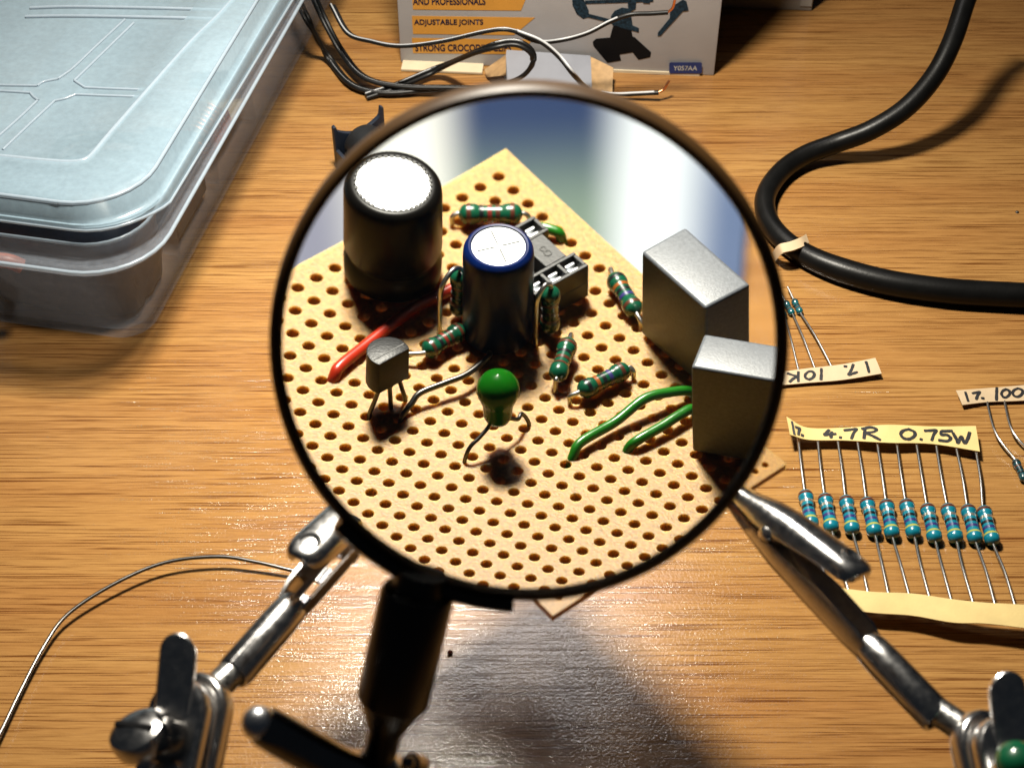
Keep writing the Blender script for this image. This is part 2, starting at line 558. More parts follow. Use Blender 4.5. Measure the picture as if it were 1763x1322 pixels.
def croc(tip, base, ydir, mat, label, le=24.0):
    ex = (tip - base)
    L = ex.length
    ex.normalize()
    ey = V(ydir); ey = (ey - ex * ey.dot(ex)).normalized()
    ez = ex.cross(ey)
    k = L / 52.0
    def P(x, y, z): return base + ex * x * k + ey * y + ez * z
    def sec(x, lst): return [P(x, yy, zz) for zz, yy in lst]
    def dense(rows):
        out = []
        for (xa, wa, ya, ta), (xb, wb, yb, tb) in zip(rows, rows[1:]):
            m = max(1, int(abs(xb - xa) / 1.4))
            for q in range(m):
                t = q / m
                out.append((xa + (xb - xa) * t, wa + (wb - wa) * t, ya + (yb - ya) * t, ta + (tb - ta) * t))
        out.append(rows[-1])
        return out
    lower = dense([(13, 4.6, -1.2, -4.4), (18, 5.9, 0.2, -4.5), (26, 6.4, 0.5, -4.3), (36, 6.2, 0.0, -3.9), (45, 4.7, -0.3, -2.7), (52, 3.3, -0.35, -1.5)])
    skip = set()
    for r_ in (4, 5, 8, 9): skip |= {(r_, 3), (r_, 11)}
    body = MB().loft([sec(x, usec(w, y, t, 0.55)) for x, w, y, t in lower], skip=skip)
    clip = body.build('crocodile_clip', mat, stand, smooth=30)
    clip['label'] = label
    upper = dense([(52, 3.3, 0.35, 1.6), (46, 4.8, 0.4, 3.3), (42, 6.4, 0.6, 5.0), (38, 7.1, 1.6, 6.2), (33, 7.3, 3.2, 7.1), (29, 7.5, 4.4, 7.8), (27, 7.6, 4.9, 8.1), (25.8, 7.2, 5.1, 8.2), (24.9, 6.4, 5.3, 8.2), (24.3, 5.2, 5.6, 8.1), (24.0, 3.8, 5.9, 7.9), (23.9, 2.4, 6.3, 7.7)])
    upper = [((x if x > 42 else 42 - (42 - x) * (42 - le) / 18.0), w, y, t) for x, w, y, t in upper]
    MB().loft([sec(x, usec(w, y, t, 0.55)) for x, w, y, t in upper]).build('upper_jaw', mat, clip, smooth=62)
    bar = MB().lathe([(2.4, 17), (2.9, 15.5), (3.05, 12), (3.0, 0.4), (2.75, 0), (2.4, 0.1), (2.4, 6)], P(0, -2.0, 0), ex, 28)
    bar.build('barrel', mat, clip, smooth=35)
    MB().box(P(0.3, 0.95, -0.18), ex * 14.5, ey * 0.18, ez * 0.36).build('barrel_seam', BLKSTEEL, clip)
    piv = MB()
    piv.tube([P(39, 1.0, -3.8), P(39, 1.0, 3.8)], 0.8, 14)
    piv.lathe([(0.05, 0.5), (1.0, 0.4), (1.4, 0.0), (1.4, -0.2)], P(39, 1.0, 3.6), ez, 16)
    piv.lathe([(0.05, 0.5), (1.0, 0.4), (1.4, 0.0), (1.4, -0.2)], P(39, 1.0, -3.6), -ez, 16)
    piv.build('pivot_pin', CHROME, clip, smooth=40)
    coil = [P(39 + 1.5 * math.cos(t * 0.5), 1.0 + 1.5 * math.sin(t * 0.5), -2.3 + 4.6 * t / 60) for t in range(61)]
    MB().tube([P(31, 5.6, -2.3)] + coil + [P(29, -3.9, 2.3)], 0.35, 7).build('spring', CHROME, clip, smooth=50)
    x = le + 3.4
    dm = MB().lathe([(0.05, 0.25), (0.7, 0.2), (1.15, 0.35), (1.5, 0.55), (1.85, 0.4), (2.0, 0.0), (2.0, -0.3)], P(x, 7.8, 0), ey * 1.0 - ex * 0.1, 22)
    dm.build('dimple', mat, clip, smooth=45)
    for q in range(5):
        xx = 50.5 - q * 1.7
        MB().prism([(-0.7, 0.0), (0.7, 0.0), (0, -0.9)], P(xx, 0.55, -1.7), ex, ey, ez * 3.4).build('tooth', mat, clip)
    return P

def depth_for(tip, px, py, L):
    """distance along the ray where the clip gets its real length"""
    best = min((abs((at(px, py, Z / 4.0) - tip).length - L), Z / 4.0) for Z in range(4 * 205, 4 * 262))
    return best[1]

tipR = bp(72.0, 8.6, -0.8)
ZR = depth_for(tipR, 1628, 1222, 55)
baseR = at(1628, 1222, ZR)
PR = croc(tipR, baseR, (CU * 0.40 + CX * 0.66 - CF * 0.74), CHROME, 'dark crocodile clip gripping the right edge of the board', 22.5)
tipL = bp(32.5, 48.0, -0.8)
ZL = depth_for(tipL, 398, 1148, 55)
baseL = at(398, 1148, ZL)
PL_ = croc(tipL, baseL, V((0.02, 0.05, 1.0)), CHROME, 'bright crocodile clip beside the left rim of the magnifier', 18.0)

# rods, joints
def stadium(w, h, n=12):
    pts = []
    r = w / 2
    for k in range(n + 1):
        t = math.pi * k / n
        pts.append((r * math.cos(t), h / 2 - r + r * math.sin(t)))
    for k in range(n + 1):
        t = math.pi + math.pi * k / n
        pts.append((r * math.cos(t), -(h / 2 - r) + r * math.sin(t)))
    return pts

def joint(c, Z, rodend, side):
    """a chrome clamp joint: two plates, wing nut, screw"""
    s = side
    nrm = (-CF * 0.80 - CX * 0.40 * s + CU * 0.30).normalized()
    up = (CU - nrm * CU.dot(nrm)).normalized()
    rt = up.cross(nrm).normalized() * 1.0
    MB().tube([rodend, (rodend + c) * 0.5, c], 2.35, 20).build('rod', STEEL, stand, smooth=40)
    def T(u, v, w): return c + rt * u + up * v + nrm * w
    a = MB().prism(stadium(11.5, 24), T(0, -6, -3.4), rt, up, nrm * 3.8).build('clamp_plate', CHROME, stand, smooth=30, bevel=1.5, seg=5)
    b = MB().prism(stadium(11.0, 22), T(-0.3, -6.5, 1.2), rt, up, nrm * 3.0).build('clamp_plate', CHROME, stand, smooth=30, bevel=1.2, seg=4)
    w = MB()
    wn = (nrm * 0.9 + rt * 0.35 * s).normalized()
    wr = (rt - wn * rt.dot(wn)).normalized()
    w.prism(stadium(5.8, 15.5), T(-0.6 * s, 3.2, 4.2), wr, (up + nrm * 0.18).normalized(), wn * 1.9)
    wo = w.build('wing_nut', CHROME, stand, smooth=30, bevel=0.75, seg=3)
    w = MB().prism(stadium(6.2, 13.5), T(0.5 * s, -14.5, 4.6), wr, (up - nrm * 0.25).normalized(), wn * 1.9)
    w.build('wing', CHROME, wo, smooth=30, bevel=0.7, seg=3)
    MB().lathe([(0.1, 4.2), (2.8, 4.0), (3.3, 3.4), (3.7, 0.2), (3.7, -4)], T(-0.2, -4.8, 4.2), nrm, 26).build('hub', BLKSTEEL, wo, smooth=40)
    sc = MB().lathe([(0.1, 1.5), (3.0, 1.3), (4.2, 0.6), (4.5, -0.4), (4.3, -2.5), (2, -3)], T(-2.8, -4.6, 8.6), (nrm * 0.8 + up * 0.55).normalized(), 30)
    so = sc.build('screw_head', CHROME, stand, smooth=40)
    ax = (nrm * 0.8 + up * 0.55).normalized()
    sx = (rt - ax * rt.dot(ax)).normalized()
    sy = ax.cross(sx)
    MB().box(T(-2.8, -4.6, 8.6) + ax * 0.9 - sx * 3.4 - sy * 0.4, sx * 6.8, sy * 0.8, ax * 0.72).build('slot', P_BLK, so)
    return c

cL = joint(at(332, 1222, ZL - 5), ZL, PL_(4, -2.0, 0), 1)
cR = joint(at(1706, 1286, ZR - 5), ZR, PR(4, -2.0, 0), -1)
# cross bar, post and base below the frame
bc = V((4, 62, 52))
MB().tube([cL + V((-2, -6, -12)), V((-40, 72, 52)), V((60, 72, 52)), cR + V((2, -6, -12))], 3.0, 16).build('cross_bar', STEEL, stand, smooth=40)
MB().tube([V((4, 72, 8)), V((4, 72, 58))], 4.0, 20).build('post', STEEL, stand, smooth=40)
MB().tube([V((4, 72, 56)), g3 + V((0, -4, -8)), g3], 2.2, 14).build('magnifier_arm', STEEL, stand, smooth=40)
MB().prism([(-32, -36), (-12, -40), (-8, -18), (8, -18), (12, -40), (32, -36), (26, 8), (10, 24), (-10, 24), (-26, 8)], V((4, 72, 0.2)), V((1, 0, 0)), V((0, 1, 0)), V((0, 0, 11))).build('base', RING, stand, smooth=30, bevel=2.5, seg=3)
gc = at(1752, 1318, ZR - 22)
gb = MB().lathe([(0.1, 3.6), (1.6, 3.4), (2.6, 2.6), (3.1, 1.2), (3.2, -12), (0.1, -12.2)], gc, (-0.3, 0.25, 0.9), 24)
gb.build('green_cap', M('green_cap_plastic', (0.006, 0.12, 0.05), 0.25, coat=0.5), stand, smooth=40)

# ------------------------------------------------------------------ circuit board
board = empty('circuit_board', bp(36, 24, -1.6), 'tan perforated prototype board with soldered components, held under the magnifier', 'circuit board')
PITCH = 2.54
def board_mesh():
    NI, NJ, n, r, th = 30, 20, 12, 0.64, 1.5
    amin, amax, bmin, bmax = -2.6, 75.9, -3.15, 51.4
    mb = MB()
    verts, faces, idx = [], [], {}
    def vert(a, b, k):
        key = (round(a, 3), round(b, 3), k)
        if key not in idx:
            idx[key] = len(verts)
            verts.append(bp(a, b, k))
        return idx[key]
    h = PITCH / 2
    sq = [(-h, -h), (-h / 3, -h), (h / 3, -h), (h, -h), (h, -h / 3), (h, h / 3), (h, h), (h / 3, h), (-h / 3, h), (-h, h), (-h, h / 3), (-h, -h / 3)]
    for i in range(NI):
        for j in range(NJ):
            ca, cb = i * PITCH, j * PITCH
            ci = []
            for k in range(n):
                t = math.radians(225 + 30 * k)
                ci.append((ca + r * math.cos(t), cb + r * math.sin(t)))
            ch = [(ca + (x - ca) * 1.16, cb + (y - cb) * 1.16) for x, y in ci]
            for k in range(n):
                k2 = (k + 1) % n
                o1 = (ca + sq[k][0], cb + sq[k][1]); o2 = (ca + sq[k2][0], cb + sq[k2][1])
                faces.append((vert(*ch[k], 0.0), vert(*ch[k2], 0.0), vert(*o2, 0.0), vert(*o1, 0.0)))
                faces.append((vert(*o1, -th), vert(*o2, -th), vert(*ci[k2], -th), vert(*ci[k], -th)))
                faces.append((vert(*ch[k], 0.0), vert(*ch[k2], 0.0), vert(*ci[k2], -0.13), vert(*ci[k], -0.13)))
                faces.append((vert(*ci[k], -0.13), vert(*ci[k2], -0.13), vert(*ci[k2], -th), vert(*ci[k], -th)))
    # margins
    a_s = [-h, (NI - 1) * PITCH + h]; b_s = [-h, (NJ - 1) * PITCH + h]
    A_ = [amin] + a_s + [amax]; B_ = [bmin] + b_s + [bmax]
    for i in range(3):
        for j in range(3):
            if i == 1 and j == 1: continue
            for z in (0.0, -th):
                q = [vert(A_[i], B_[j], z), vert(A_[i + 1], B_[j], z), vert(A_[i + 1], B_[j + 1], z), vert(A_[i], B_[j + 1], z)]
                faces.append(tuple(q))
    per = [(A_[0], B_[0]), (A_[1], B_[0]), (A_[2], B_[0]), (A_[3], B_[0]), (A_[3], B_[1]), (A_[3], B_[2]), (A_[3], B_[3]), (A_[2], B_[3]), (A_[1], B_[3]), (A_[0], B_[3]), (A_[0], B_[2]), (A_[0], B_[1])]
    for k in range(len(per)):
        p1, p2 = per[k], per[(k + 1) % len(per)]
        faces.append((vert(*p1, 0.0), vert(*p2, 0.0), vert(*p2, -th), vert(*p1, -th)))
    return mb.add(verts, faces)
bd = board_mesh().build('board_panel', BOARD, board)
bd['label'] = 'tan board drilled with a grid of holes'

def electrolytic(a, b, H, R, mat, label, cross=False, bead=None):
    c = bp(a, b, 0)
    z = V((0, 0, 1))
    pr = [(R * 0.55, 0.3), (R * 0.93, 0.35), (R * 0.985, 0.7)]
    if bead:
        pr += [(R, bead - 1.0), (R * 0.93, bead - 0.3), (R * 0.915, bead), (R * 0.93, bead + 0.3), (R, bead + 1.0)]
    pr += [(R, H - 1.5), (R * 0.985, H - 0.7), (R * 0.93, H - 0.22), (R * 0.85, H + 0.02), (R * 0.79, H + 0.0), (R * 0.77, H - 0.25), (R * 0.2, H - 0.3)]
    o = MB().lathe(pr, c, z, 56).build('electrolytic_capacitor', mat, board, smooth=35)
    o['label'] = label
    MB().lathe([(0.01, H - 0.06), (R * 0.68, H - 0.06), (R * 0.755, H - 0.1), (R * 0.765, H - 0.3)], c, z, 48).build('top_disc', ALU, o, smooth=35)
    if cross:
        for t in (0.35, 0.35 + math.pi / 2):
            dx = (BA * math.cos(t) + BB * math.sin(t))
            dy = V((0, 0, 1)).cross(dx)
            for sgn in (-1, 1):
                p0 = c + V((0, 0, H - 0.07)) + dx * (0.35 * sgn)
                MB().box(p0 - dy * 0.09, dx * sgn * R * 0.55, dy * 0.18, V((0, 0, 0.06))).build('vent_score', MARK, o)
    else:
        nv = 40                       # crimped edge of the sleeve
        cr = MB()
        for k in range(nv):
            t = 2 * math.pi * k / nv
            dx = V((math.cos(t), math.sin(t), 0)); dy = V((-math.sin(t), math.cos(t), 0))
            rr = R * random.uniform(0.72, 0.755)
            cr.box(c + dx * rr - dy * 0.2 + V((0, 0, H - 0.14)), dx * (R * 0.82 - rr), dy * 0.4, V((0, 0, 0.13)))
        cr.build('crimped_edge', MARK, o)
    for sgn in (-1, 1):
        q = c + BB * sgn * min(2.54, R * 0.5)
        MB().tube([q + V((0, 0, 0.6)), q + V((0, 0, -2.6))], 0.3, 8).build('lead', WIRE, o, smooth=60)
    return o

electrolytic(4.4, 18.5, 13.4, 5.35, SLEEVEK, 'large black electrolytic capacitor with bright metal top', bead=3.6)
electrolytic(19.0, 15.5, 13.6, 4.05, SLEEVEB, 'smaller blue electrolytic capacitor with scored metal top', cross=True)

def resistor(parent, p0, p1, R, mat, bands, leads, label=None, lead_r=0.28, lmat=None, fr=None):
    """body from p0 to p1; bands = list of (position 0..1, material)"""
    p0, p1 = V(p0), V(p1)
    ax = (p1 - p0); L = ax.length; ax.normalize()
    e = 0.27 * L if fr is None else fr * L
    pr = [(0.15, -0.35), (R * 0.35, -0.25), (R * 0.72, 0.0), (R * 0.93, R * 0.28), (R, R * 0.65), (R, e * 0.75), (R * 0.97, e * 0.92), (R * 0.85, e * 1.08), (R * 0.83, e * 1.25)]
    pr = pr + [(r, L - h) for r, h in reversed(pr)]
    o = MB().lathe(pr, p0, ax, 22).build('resistor', mat, parent, origin=(p0 + p1) / 2, smooth=50)
    if label: o['label'] = label
    def rad(h):
        for (ra, ha), (rb, hb) in zip(pr, pr[1:]):
            if ha <= h <= hb:
                return ra + (rb - ra) * (h - ha) / max(hb - ha, 1e-6)
        return R
    for t, bm_ in bands:
        w = 0.075 * L
        h0 = t * L - w / 2
        hs = [h0, h0 + w * 0.33, h0 + w * 0.67, h0 + w]
        q = [(rad(hs[0]) * 0.98, hs[0])] + [(rad(h) + 0.03, h) for h in hs] + [(rad(hs[3]) * 0.98, hs[3])]
        MB().lathe(q, p0, ax, 22).build('band', bm_, o, smooth=60)
    for path in leads:
        MB().tube(spline(path, 6), lead_r, 8).build('lead', lmat or WIRE, o, smooth=60)
    return o

def board_res(l0, b0, b1, l1, k, label, bands, R=1.12, mat=RESG):
    """lying resistor: lead hole, body ends, lead hole (board mm)"""
    B0, B1 = bp(*b0, k), bp(*b1, k)
    ax = (B1 - B0).normalized()
    lead0 = [B0 + ax * 0.2, B0 - ax * 0.5, bp(*l0, k * 0.75), bp(*l0, 0.2), bp(*l0, -2.4)]
    lead1 = [B1 - ax * 0.2, B1 + ax * 0.5, bp(*l1, k * 0.75), bp(*l1, 0.2), bp(*l1, -2.4)]
    return resistor(board, B0, B1, R, mat, bands, [lead0, lead1], label)

bset = [(0.12, B_BRN), (0.34, B_BLK), (0.48, B_RED), (0.62, B_BRN), (0.87, B_BRN)]
bset2 = [(0.13, B_BLK), (0.33, B_ORG), (0.47, B_BLK), (0.61, B_VIO), (0.86, B_BRN)]
board_res((2.5, 8.6), (3.0, 7.7), (6.9, 2.6), (7.6, 1.9), 1.5, 'green banded resistor lying near the far corner', bset)
board_res((19.4, -0.3), (20.9, 0.4), (26.8, 1.95), (28.0, 2.2), 1.25, 'green banded resistor beside the rear grey box capacitor', bset2)
board_res((30.5, 16.3), (30.3, 15.9), (26.6, 11.3), (25.4, 10.0), 2.0, 'green banded resistor leaning upright before the black socket', [(0.28, B_BRN), (0.45, B_BRN), (0.62, B_BLK), (0.86, B_BRN)])
board_res((33.0, 16.2), (33.4, 14.9), (33.7, 8.6), (34.2, 8.0), 1.5, 'green banded resistor lying nearest the grey box capacitors', bset2, 1.1)
board_res((15.8, 27.0), (17.4, 24.6), (17.2, 19.2), (17.2, 18.6), 1.5, 'green banded resistor between transistor and blue capacitor', bset)

def standing(a, b, a2, b2, label, h0=0.9, h1=6.9):
    z = V((0, 0, 1))
    c = bp(a, b)
    top = c + z * (h1 + 1.1)
    far = bp(a2, b2)
    l0 = [c + z * (h0 + 0.2), c + z * 0.3, c - z * 2.2]
    l1 = [c + z * (h1 - 0.2), c + z * (h1 + 0.7), (c * 0.6 + far * 0.4) + z * (h1 + 1.3), (c * 0.12 + far * 0.88) + z * (h1 + 0.1), far + z * (h1 - 2.2), far + z * 0.5, far - z * 2.2]
    resistor(board, c + z * h0, c + z * h1, 1.15, RESG, [(0.3, B_BRN), (0.5, B_BLK), (0.7, B_BRN)], [l0, l1], label)
standing(22.7, 10.9, 23.0, 13.2, 'green resistor standing upright against the black socket')
standing(14.3, 17.2, 14.8, 20.5, 'green resistor standing upright behind the blue capacitor')

def boardwire(pts, r, mat, name, label, n=10):
    o = MB().tube(spline([bp(*p) for p in pts], 8), r, n).build(name, mat, board, smooth=60)
    o['label'] = label
    return o
boardwire([(13.5, 34.9, -1.5), (13.3, 34.2, 0.4), (12.9, 33.0, 0.9), (11.9, 28.4, 0.75), (10.6, 21.0, 0.72), (10.8, 15.5, 0.8), (10.4, 12.0, 0.9), (10.2, 10.6, -0.8)], 0.68, REDW, 'link_wire', 'red insulated link wire behind the transistor')
boardwire([(40.4, 22.2, -1.5), (40.2, 21.4, 0.2), (39.8, 19.9, 1.2), (39.6, 14.8, 1.3), (39.4, 10.6, 2.2), (39.9, 7.6, 1.9), (40.6, 4.9, 1.0), (40.9, 4.2, -1.5)], 0.58, GRNW, 'link_wire', 'longer green insulated wire running to the grey box capacitors')
boardwire([(43.0, 16.4, -1.5), (43.1, 15.6, 0.3), (43.4, 14.5, 1.1), (43.4, 11.2, 1.3), (43.2, 8.6, 1.4), (43.0, 6.4, 1.0), (43.0, 5.8, -1.5)], 0.58, GRNW, 'link_wire', 'shorter green insulated wire beside the nearer grey box capacitor')
boardwire([(8.8, 2.9, -1.2), (9.0, 2.4, 0.6), (9.6, 1.9, 1.1), (10.8, 1.1, 1.1), (11.5, 0.6, 0.7), (11.8, 0.4, -1.2)], 0.6, GRNW, 'link_wire', 'short green link wire behind the black socket')
boardwire([(22.9, 33.0, -2.4), (22.9, 32.5, 0.1), (22.7, 31.0, 1.1), (22.5, 29.6, 1.75), (23.1, 26.6, 1.95), (23.6, 23.8, 2.05), (23.0, 20.4, 2.0), (21.8, 18.9, 1.2)], 0.36, DKWIRE, 'bare_lead', 'bent bare lead reaching out from the blue capacitor')

# film capacitors
def filmcap(c0, e1, e2, H, label):
    """c0 board corner, e1/e2 edge vectors in board mm"""
    E1 = BA * e1[0] + BB * e1[1]; E2 = BA * e2[0] + BB * e2[1]
    o = MB().box(bp(*c0, 0.35), E1, E2, V((0, 0, H - 0.35))).build('film_capacitor', FILMCAP, board, bevel=0.42, seg=3, smooth=50)
    o['label'] = label
    for t in (0.12, 0.88):
        long_, sh = (E1, E2) if E1.length > E2.length else (E2, E1)
        q = bp(*c0) + long_ * t + sh * 0.5
        MB().tube([q + V((0, 0, 0.8)), q + V((0, 0, -2.6))], 0.35, 8).build('lead', WIRE, o, smooth=60)
filmcap((29.1, -3.0), (11.7, 0), (0, 6.0), 12.9, 'rear grey box film capacitor on the board edge')
filmcap((47.9, 10.4), (-0.61 * 5.7, -0.79 * 5.7), (0.79 * 12.0, -0.61 * 12.0), 13.4, 'nearer grey box film capacitor turned askew')

# TO-92 transistor, flat towards +a
def transistor(a, b, z0, z1, R):
    fl = R * 0.45
    t0 = math.acos(fl / R)
    poly = [(R * math.cos(t), R * math.sin(t)) for t in [t0 + (2 * math.pi - 2 * t0) * k / 26 for k in range(27)]]
    c = bp(a, b, z0)
    o = MB().prism(poly, c, BA, BB, V((0, 0, z1 - z0))).build('transistor', EPOXY, board, bevel=0.18, seg=2, smooth=40)
    o['label'] = 'black half-round transistor on three legs'
    for q, (la, lb) in enumerate(((20.4, 35.2), (21.0, 32.6), (21.0, 30.5))):
        s = bp(a + 0.3, b + (1.27, 0, -1.27)[q], z0 + 0.3)
        MB().tube(spline([s, s.lerp(bp(la, lb, 0), 0.5), bp(la, lb, 0), bp(la, lb, -2.3)], 5), 0.27, 8).build('lead', DKWIRE, o, smooth=60)
    MB().box(bp(a + R * 0.02, b - R * 0.88, z1 - 0.01), BA * 0.16, BB * R * 1.76, V((0, 0, 0.05))).build('mould_line', MARK, o)
transistor(20.3, 32.6, 3.7, 8.3, 2.45)

# tantalum bead
c = bp(33.0, 26.8, 0)
prf = [(0.05, 10.75), (0.7, 10.62), (1.3, 10.3), (1.85, 9.75), (2.2, 9.0), (2.28, 8.3), (2.15, 7.5), (1.85, 6.7), (1.62, 5.9), (1.55, 5.0), (1.5, 4.3), (1.25, 3.7), (0.6, 3.35), (0.05, 3.3)]
prf = [(r_ * 1.1, h_) for r_, h_ in prf]
tn = MB().lathe(prf, c, V((0, 0, 1)), 36).build('bead_capacitor', TANT, board, smooth=60)
tn['label'] = 'glossy green bead capacitor on splayed wire legs'
MB().tube(spline([c + BB * 1.0 + V((0, 0, 4.2)), c + BB * 1.3 + V((0, 0, 3.3)), bp(33.2, 29.6, 2.6), bp(33.2, 31.0, 1.9), bp(33.2, 31.75, 0.3), bp(33.2, 31.8, -2.3)], 6), 0.25, 8).build('lead', DKWIRE, tn, smooth=60)
MB().tube(spline([c - BB * 1.0 + V((0, 0, 4.2)), c - BB * 1.4 + V((0, 0, 3.2)), bp(33.2, 24.0, 2.2), bp(32.6, 22.9, 2.0), bp(32.9, 22.1, 0.3), bp(32.9, 22.0, -2.3)], 6), 0.25, 8).build('lead', DKWIRE, tn, smooth=60)

# six pin socket, pin rows along b
A0, A1, B0, B1, SH = 10.9, 20.8, 3.9, 11.6, 5.1
sk = MB()
def sb(a0, a1, b0, b1, z0, z1): sk.box(bp(a0, b0, z0), BA * (a1 - a0), BB * (b1 - b0), V((0, 0, z1 - z0)))
sb(A0, A1, B0, B1, 0.4, 2.6)
sb(A1 - 0.45, A1 - 0.003, B0 + 0.004, B1 - 0.004, 2.6, SH); sb(A0 + 0.003, A0 + 0.45, B0 + 0.004, B1 - 0.004, 2.6, SH)
sb(A1 - 2.75, A1 - 2.3, B0 + 0.006, B1 - 0.006, 2.6, SH - 0.01); sb(A0 + 2.3, A0 + 2.75, B0 + 0.006, B1 - 0.006, 2.6, SH - 0.01)
for t in range(4):
    b = B0 + 0.02 + t * (B1 - B0 - 0.49) / 3
    sb(A1 - 2.28, A1 - 0.47, b, b + 0.45, 2.61, SH - 0.02)
    sb(A0 + 0.47, A0 + 2.28, b, b + 0.45, 2.61, SH - 0.02)
sb(A0 + 2.77, A1 - 2.77, B0 + 1.0, B0 + 3.9, 2.61, SH - 0.03)
so = sk.build('chip_socket', SOCKET, board, bevel=0.06, seg=1)
so['label'] = 'black chip socket with shiny contacts and a raised 8 mark'
for row in (A1 - 1.38, A0 + 1.38):
    for t in range(3):
        b = B0 + 1.32 + t * 2.44
        cc_ = bp(row, b, 2.9)
        m_ = MB()
        m_.box(cc_ - BA * 0.55 - BB * 0.62, BA * 0.35, BB * 1.24, V((0, 0, 1.7)))
        m_.box(cc_ + BA * 0.2 - BB * 0.62, BA * 0.35, BB * 1.24, V((0, 0, 1.55)))
        m_.box(cc_ - BA * 0.2 - BB * 0.6, BA * 0.4, BB * 1.2, V((0, 0, 0.9)))
        m_.build('contact', ALU, so, bevel=0.1, seg=2, smooth=50)
        MB().tube([cc_ - V((0, 0, 2.6)), cc_ - V((0, 0, 5.2))], 0.25, 6).build('pin', WIRE, so)
e8 = MB()
for q, (da, r) in enumerate(((-0.42, 0.40), (0.42, 0.46))):
    cc_ = bp((A0 + A1) / 2 + 0.2 + da, B0 + 2.4, SH - 0.01 + 0.012 * q)
    e8.lathe([(r - 0.16, 0.0), (r - 0.13, 0.06), (r, 0.06), (r + 0.03, 0.0)], cc_, V((0, 0, 1)), 20, True)
e8.build('mark', MARK, so)

# ------------------------------------------------------------------ taped resistor strips
GL = {  # hand written strokes in a unit box
    '1': [[(0.5, 1), (0.48, 0.5), (0.5, 0)]],
    '%': [[(0.0, 0.80), (0.28, 0.86), (0.62, 0.9), (0.40, 0.5), (0.22, 0.02)], [(0.78, 0.08), (0.9, 0.04)]],
    '4': [[(0.42, 1), (0.2, 0.62), (0.05, 0.40), (0.5, 0.42), (0.95, 0.46)], [(0.66, 0.72), (0.6, 0.4), (0.58, 0.0)]],
    '.': [[(0.45, 0.03), (0.58, 0.0)]],
    '7': [[(0.0, 0.92), (0.4, 0.96), (0.9, 1.0), (0.7, 0.55), (0.55, 0.0)]],
    'R': [[(0.2, 0.95), (0.18, 0.5), (0.15, 0.0)], [(0.05, 0.95), (0.5, 1.05), (0.85, 0.85), (0.7, 0.6), (0.25, 0.5), (0.6, 0.25), (1.05, -0.1)]],
    '0': [[(0.55, 1), (0.2, 0.82), (0.05, 0.45), (0.25, 0.08), (0.6, 0.02), (0.92, 0.35), (0.9, 0.75), (0.55, 1)]],
    '5': [[(0.95, 1), (0.45, 0.95), (0.2, 0.92), (0.2, 0.6), (0.6, 0.6), (0.85, 0.35), (0.6, 0.06), (0.05, 0.05)]],
    'W': [[(0.0, 0.9), (0.15, 0.4), (0.25, 0.05), (0.48, 0.6), (0.62, 0.08), (0.85, 0.5), (1.0, 1.0)]],
    'K': [[(0.15, 1), (0.15, 0.5), (0.12, 0)], [(0.85, 0.95), (0.5, 0.62), (0.18, 0.5), (0.55, 0.3), (0.95, 0.02)]],
}

def polyeval(P, s):
    s = max(0.0, min(1.0, s)) * (len(P) - 1)
    i = min(int(s), len(P) - 2)
    return P[i].lerp(P[i + 1], s - i)

def tape(parent, top, bot, mat, name='paper_tape', glyphs=(), turned=False, x0=0, x1=1, lw=0.75, label=None):
    """top/bot: [(px,py,z)]; glyphs: (char, centre px, width px, v0, v1)"""
    T = spline([pl(a, b, z) for a, b, z in top], 6)
    Bq = spline([pl(a, b, z) for a, b, z in bot], 6)
    n = len(T)
    rings = []
    for t, b in zip(T, Bq):
        mid = (t + b) / 2 + V((0, 0, 0.12))
        z = V((0, 0, 0.22))
        rings.append([t, mid, b, b - z, mid - z, t - z])
    o = MB().loft(rings).build(name, mat, parent, smooth=35)
    if label: o['label'] = label
    eps = 0
    m_ = MB()
    def PT(s, v, e):
        a, b = polyeval(T, s), polyeval(Bq, s)
        return b.lerp(a, v) + V((0, 0, 0.12 * (1 - abs(2 * v - 1)) + 0.05 + e))
    for ch, cx, w, v0, v1 in glyphs:
        for st in GL[ch]:
            pts = []
            for u, v in st:
                if turned: u, v = 1 - u, 1 - v
                s = ((cx + (u - 0.5) * w) - x0) / (x1 - x0)
                pts.append((s, v0 + (v1 - v0) * v))
            P3 = [PT(s, v, 0) for s, v in pts]
            P3 = spline(P3, 4) if len(P3) > 2 else P3
            for q in range(len(P3) - 1):
                eps += 1
                e = V((0, 0, 0.0012 * (eps % 40)))
                a, b = P3[q] + e, P3[q + 1] + e
                dd = (b - a); dd.z = 0
                if dd.length < 1e-4: continue
                dd.normalize()
                lw_ = lw * (0.85 + 0.3 * random.random())
                nn = V((-dd.y, dd.x, 0)) * lw_ / 2
                ex_ = dd * lw_ * 0.32
                m_.add([a - nn - ex_ * 0.6, a - nn * 0.6 - ex_ * 1.2, a + nn * 0.6 - ex_ * 1.2, a + nn - ex_ * 0.6, b + nn + ex_ * 0.6, b + nn * 0.6 + ex_ * 1.2, b - nn * 0.6 + ex_ * 1.2, b - nn + ex_ * 0.6], [(0, 7, 6, 5, 4, 3, 2, 1)])
    if m_.v:
        m_.build('handwriting', INK, o, flipfix=False)
    return o

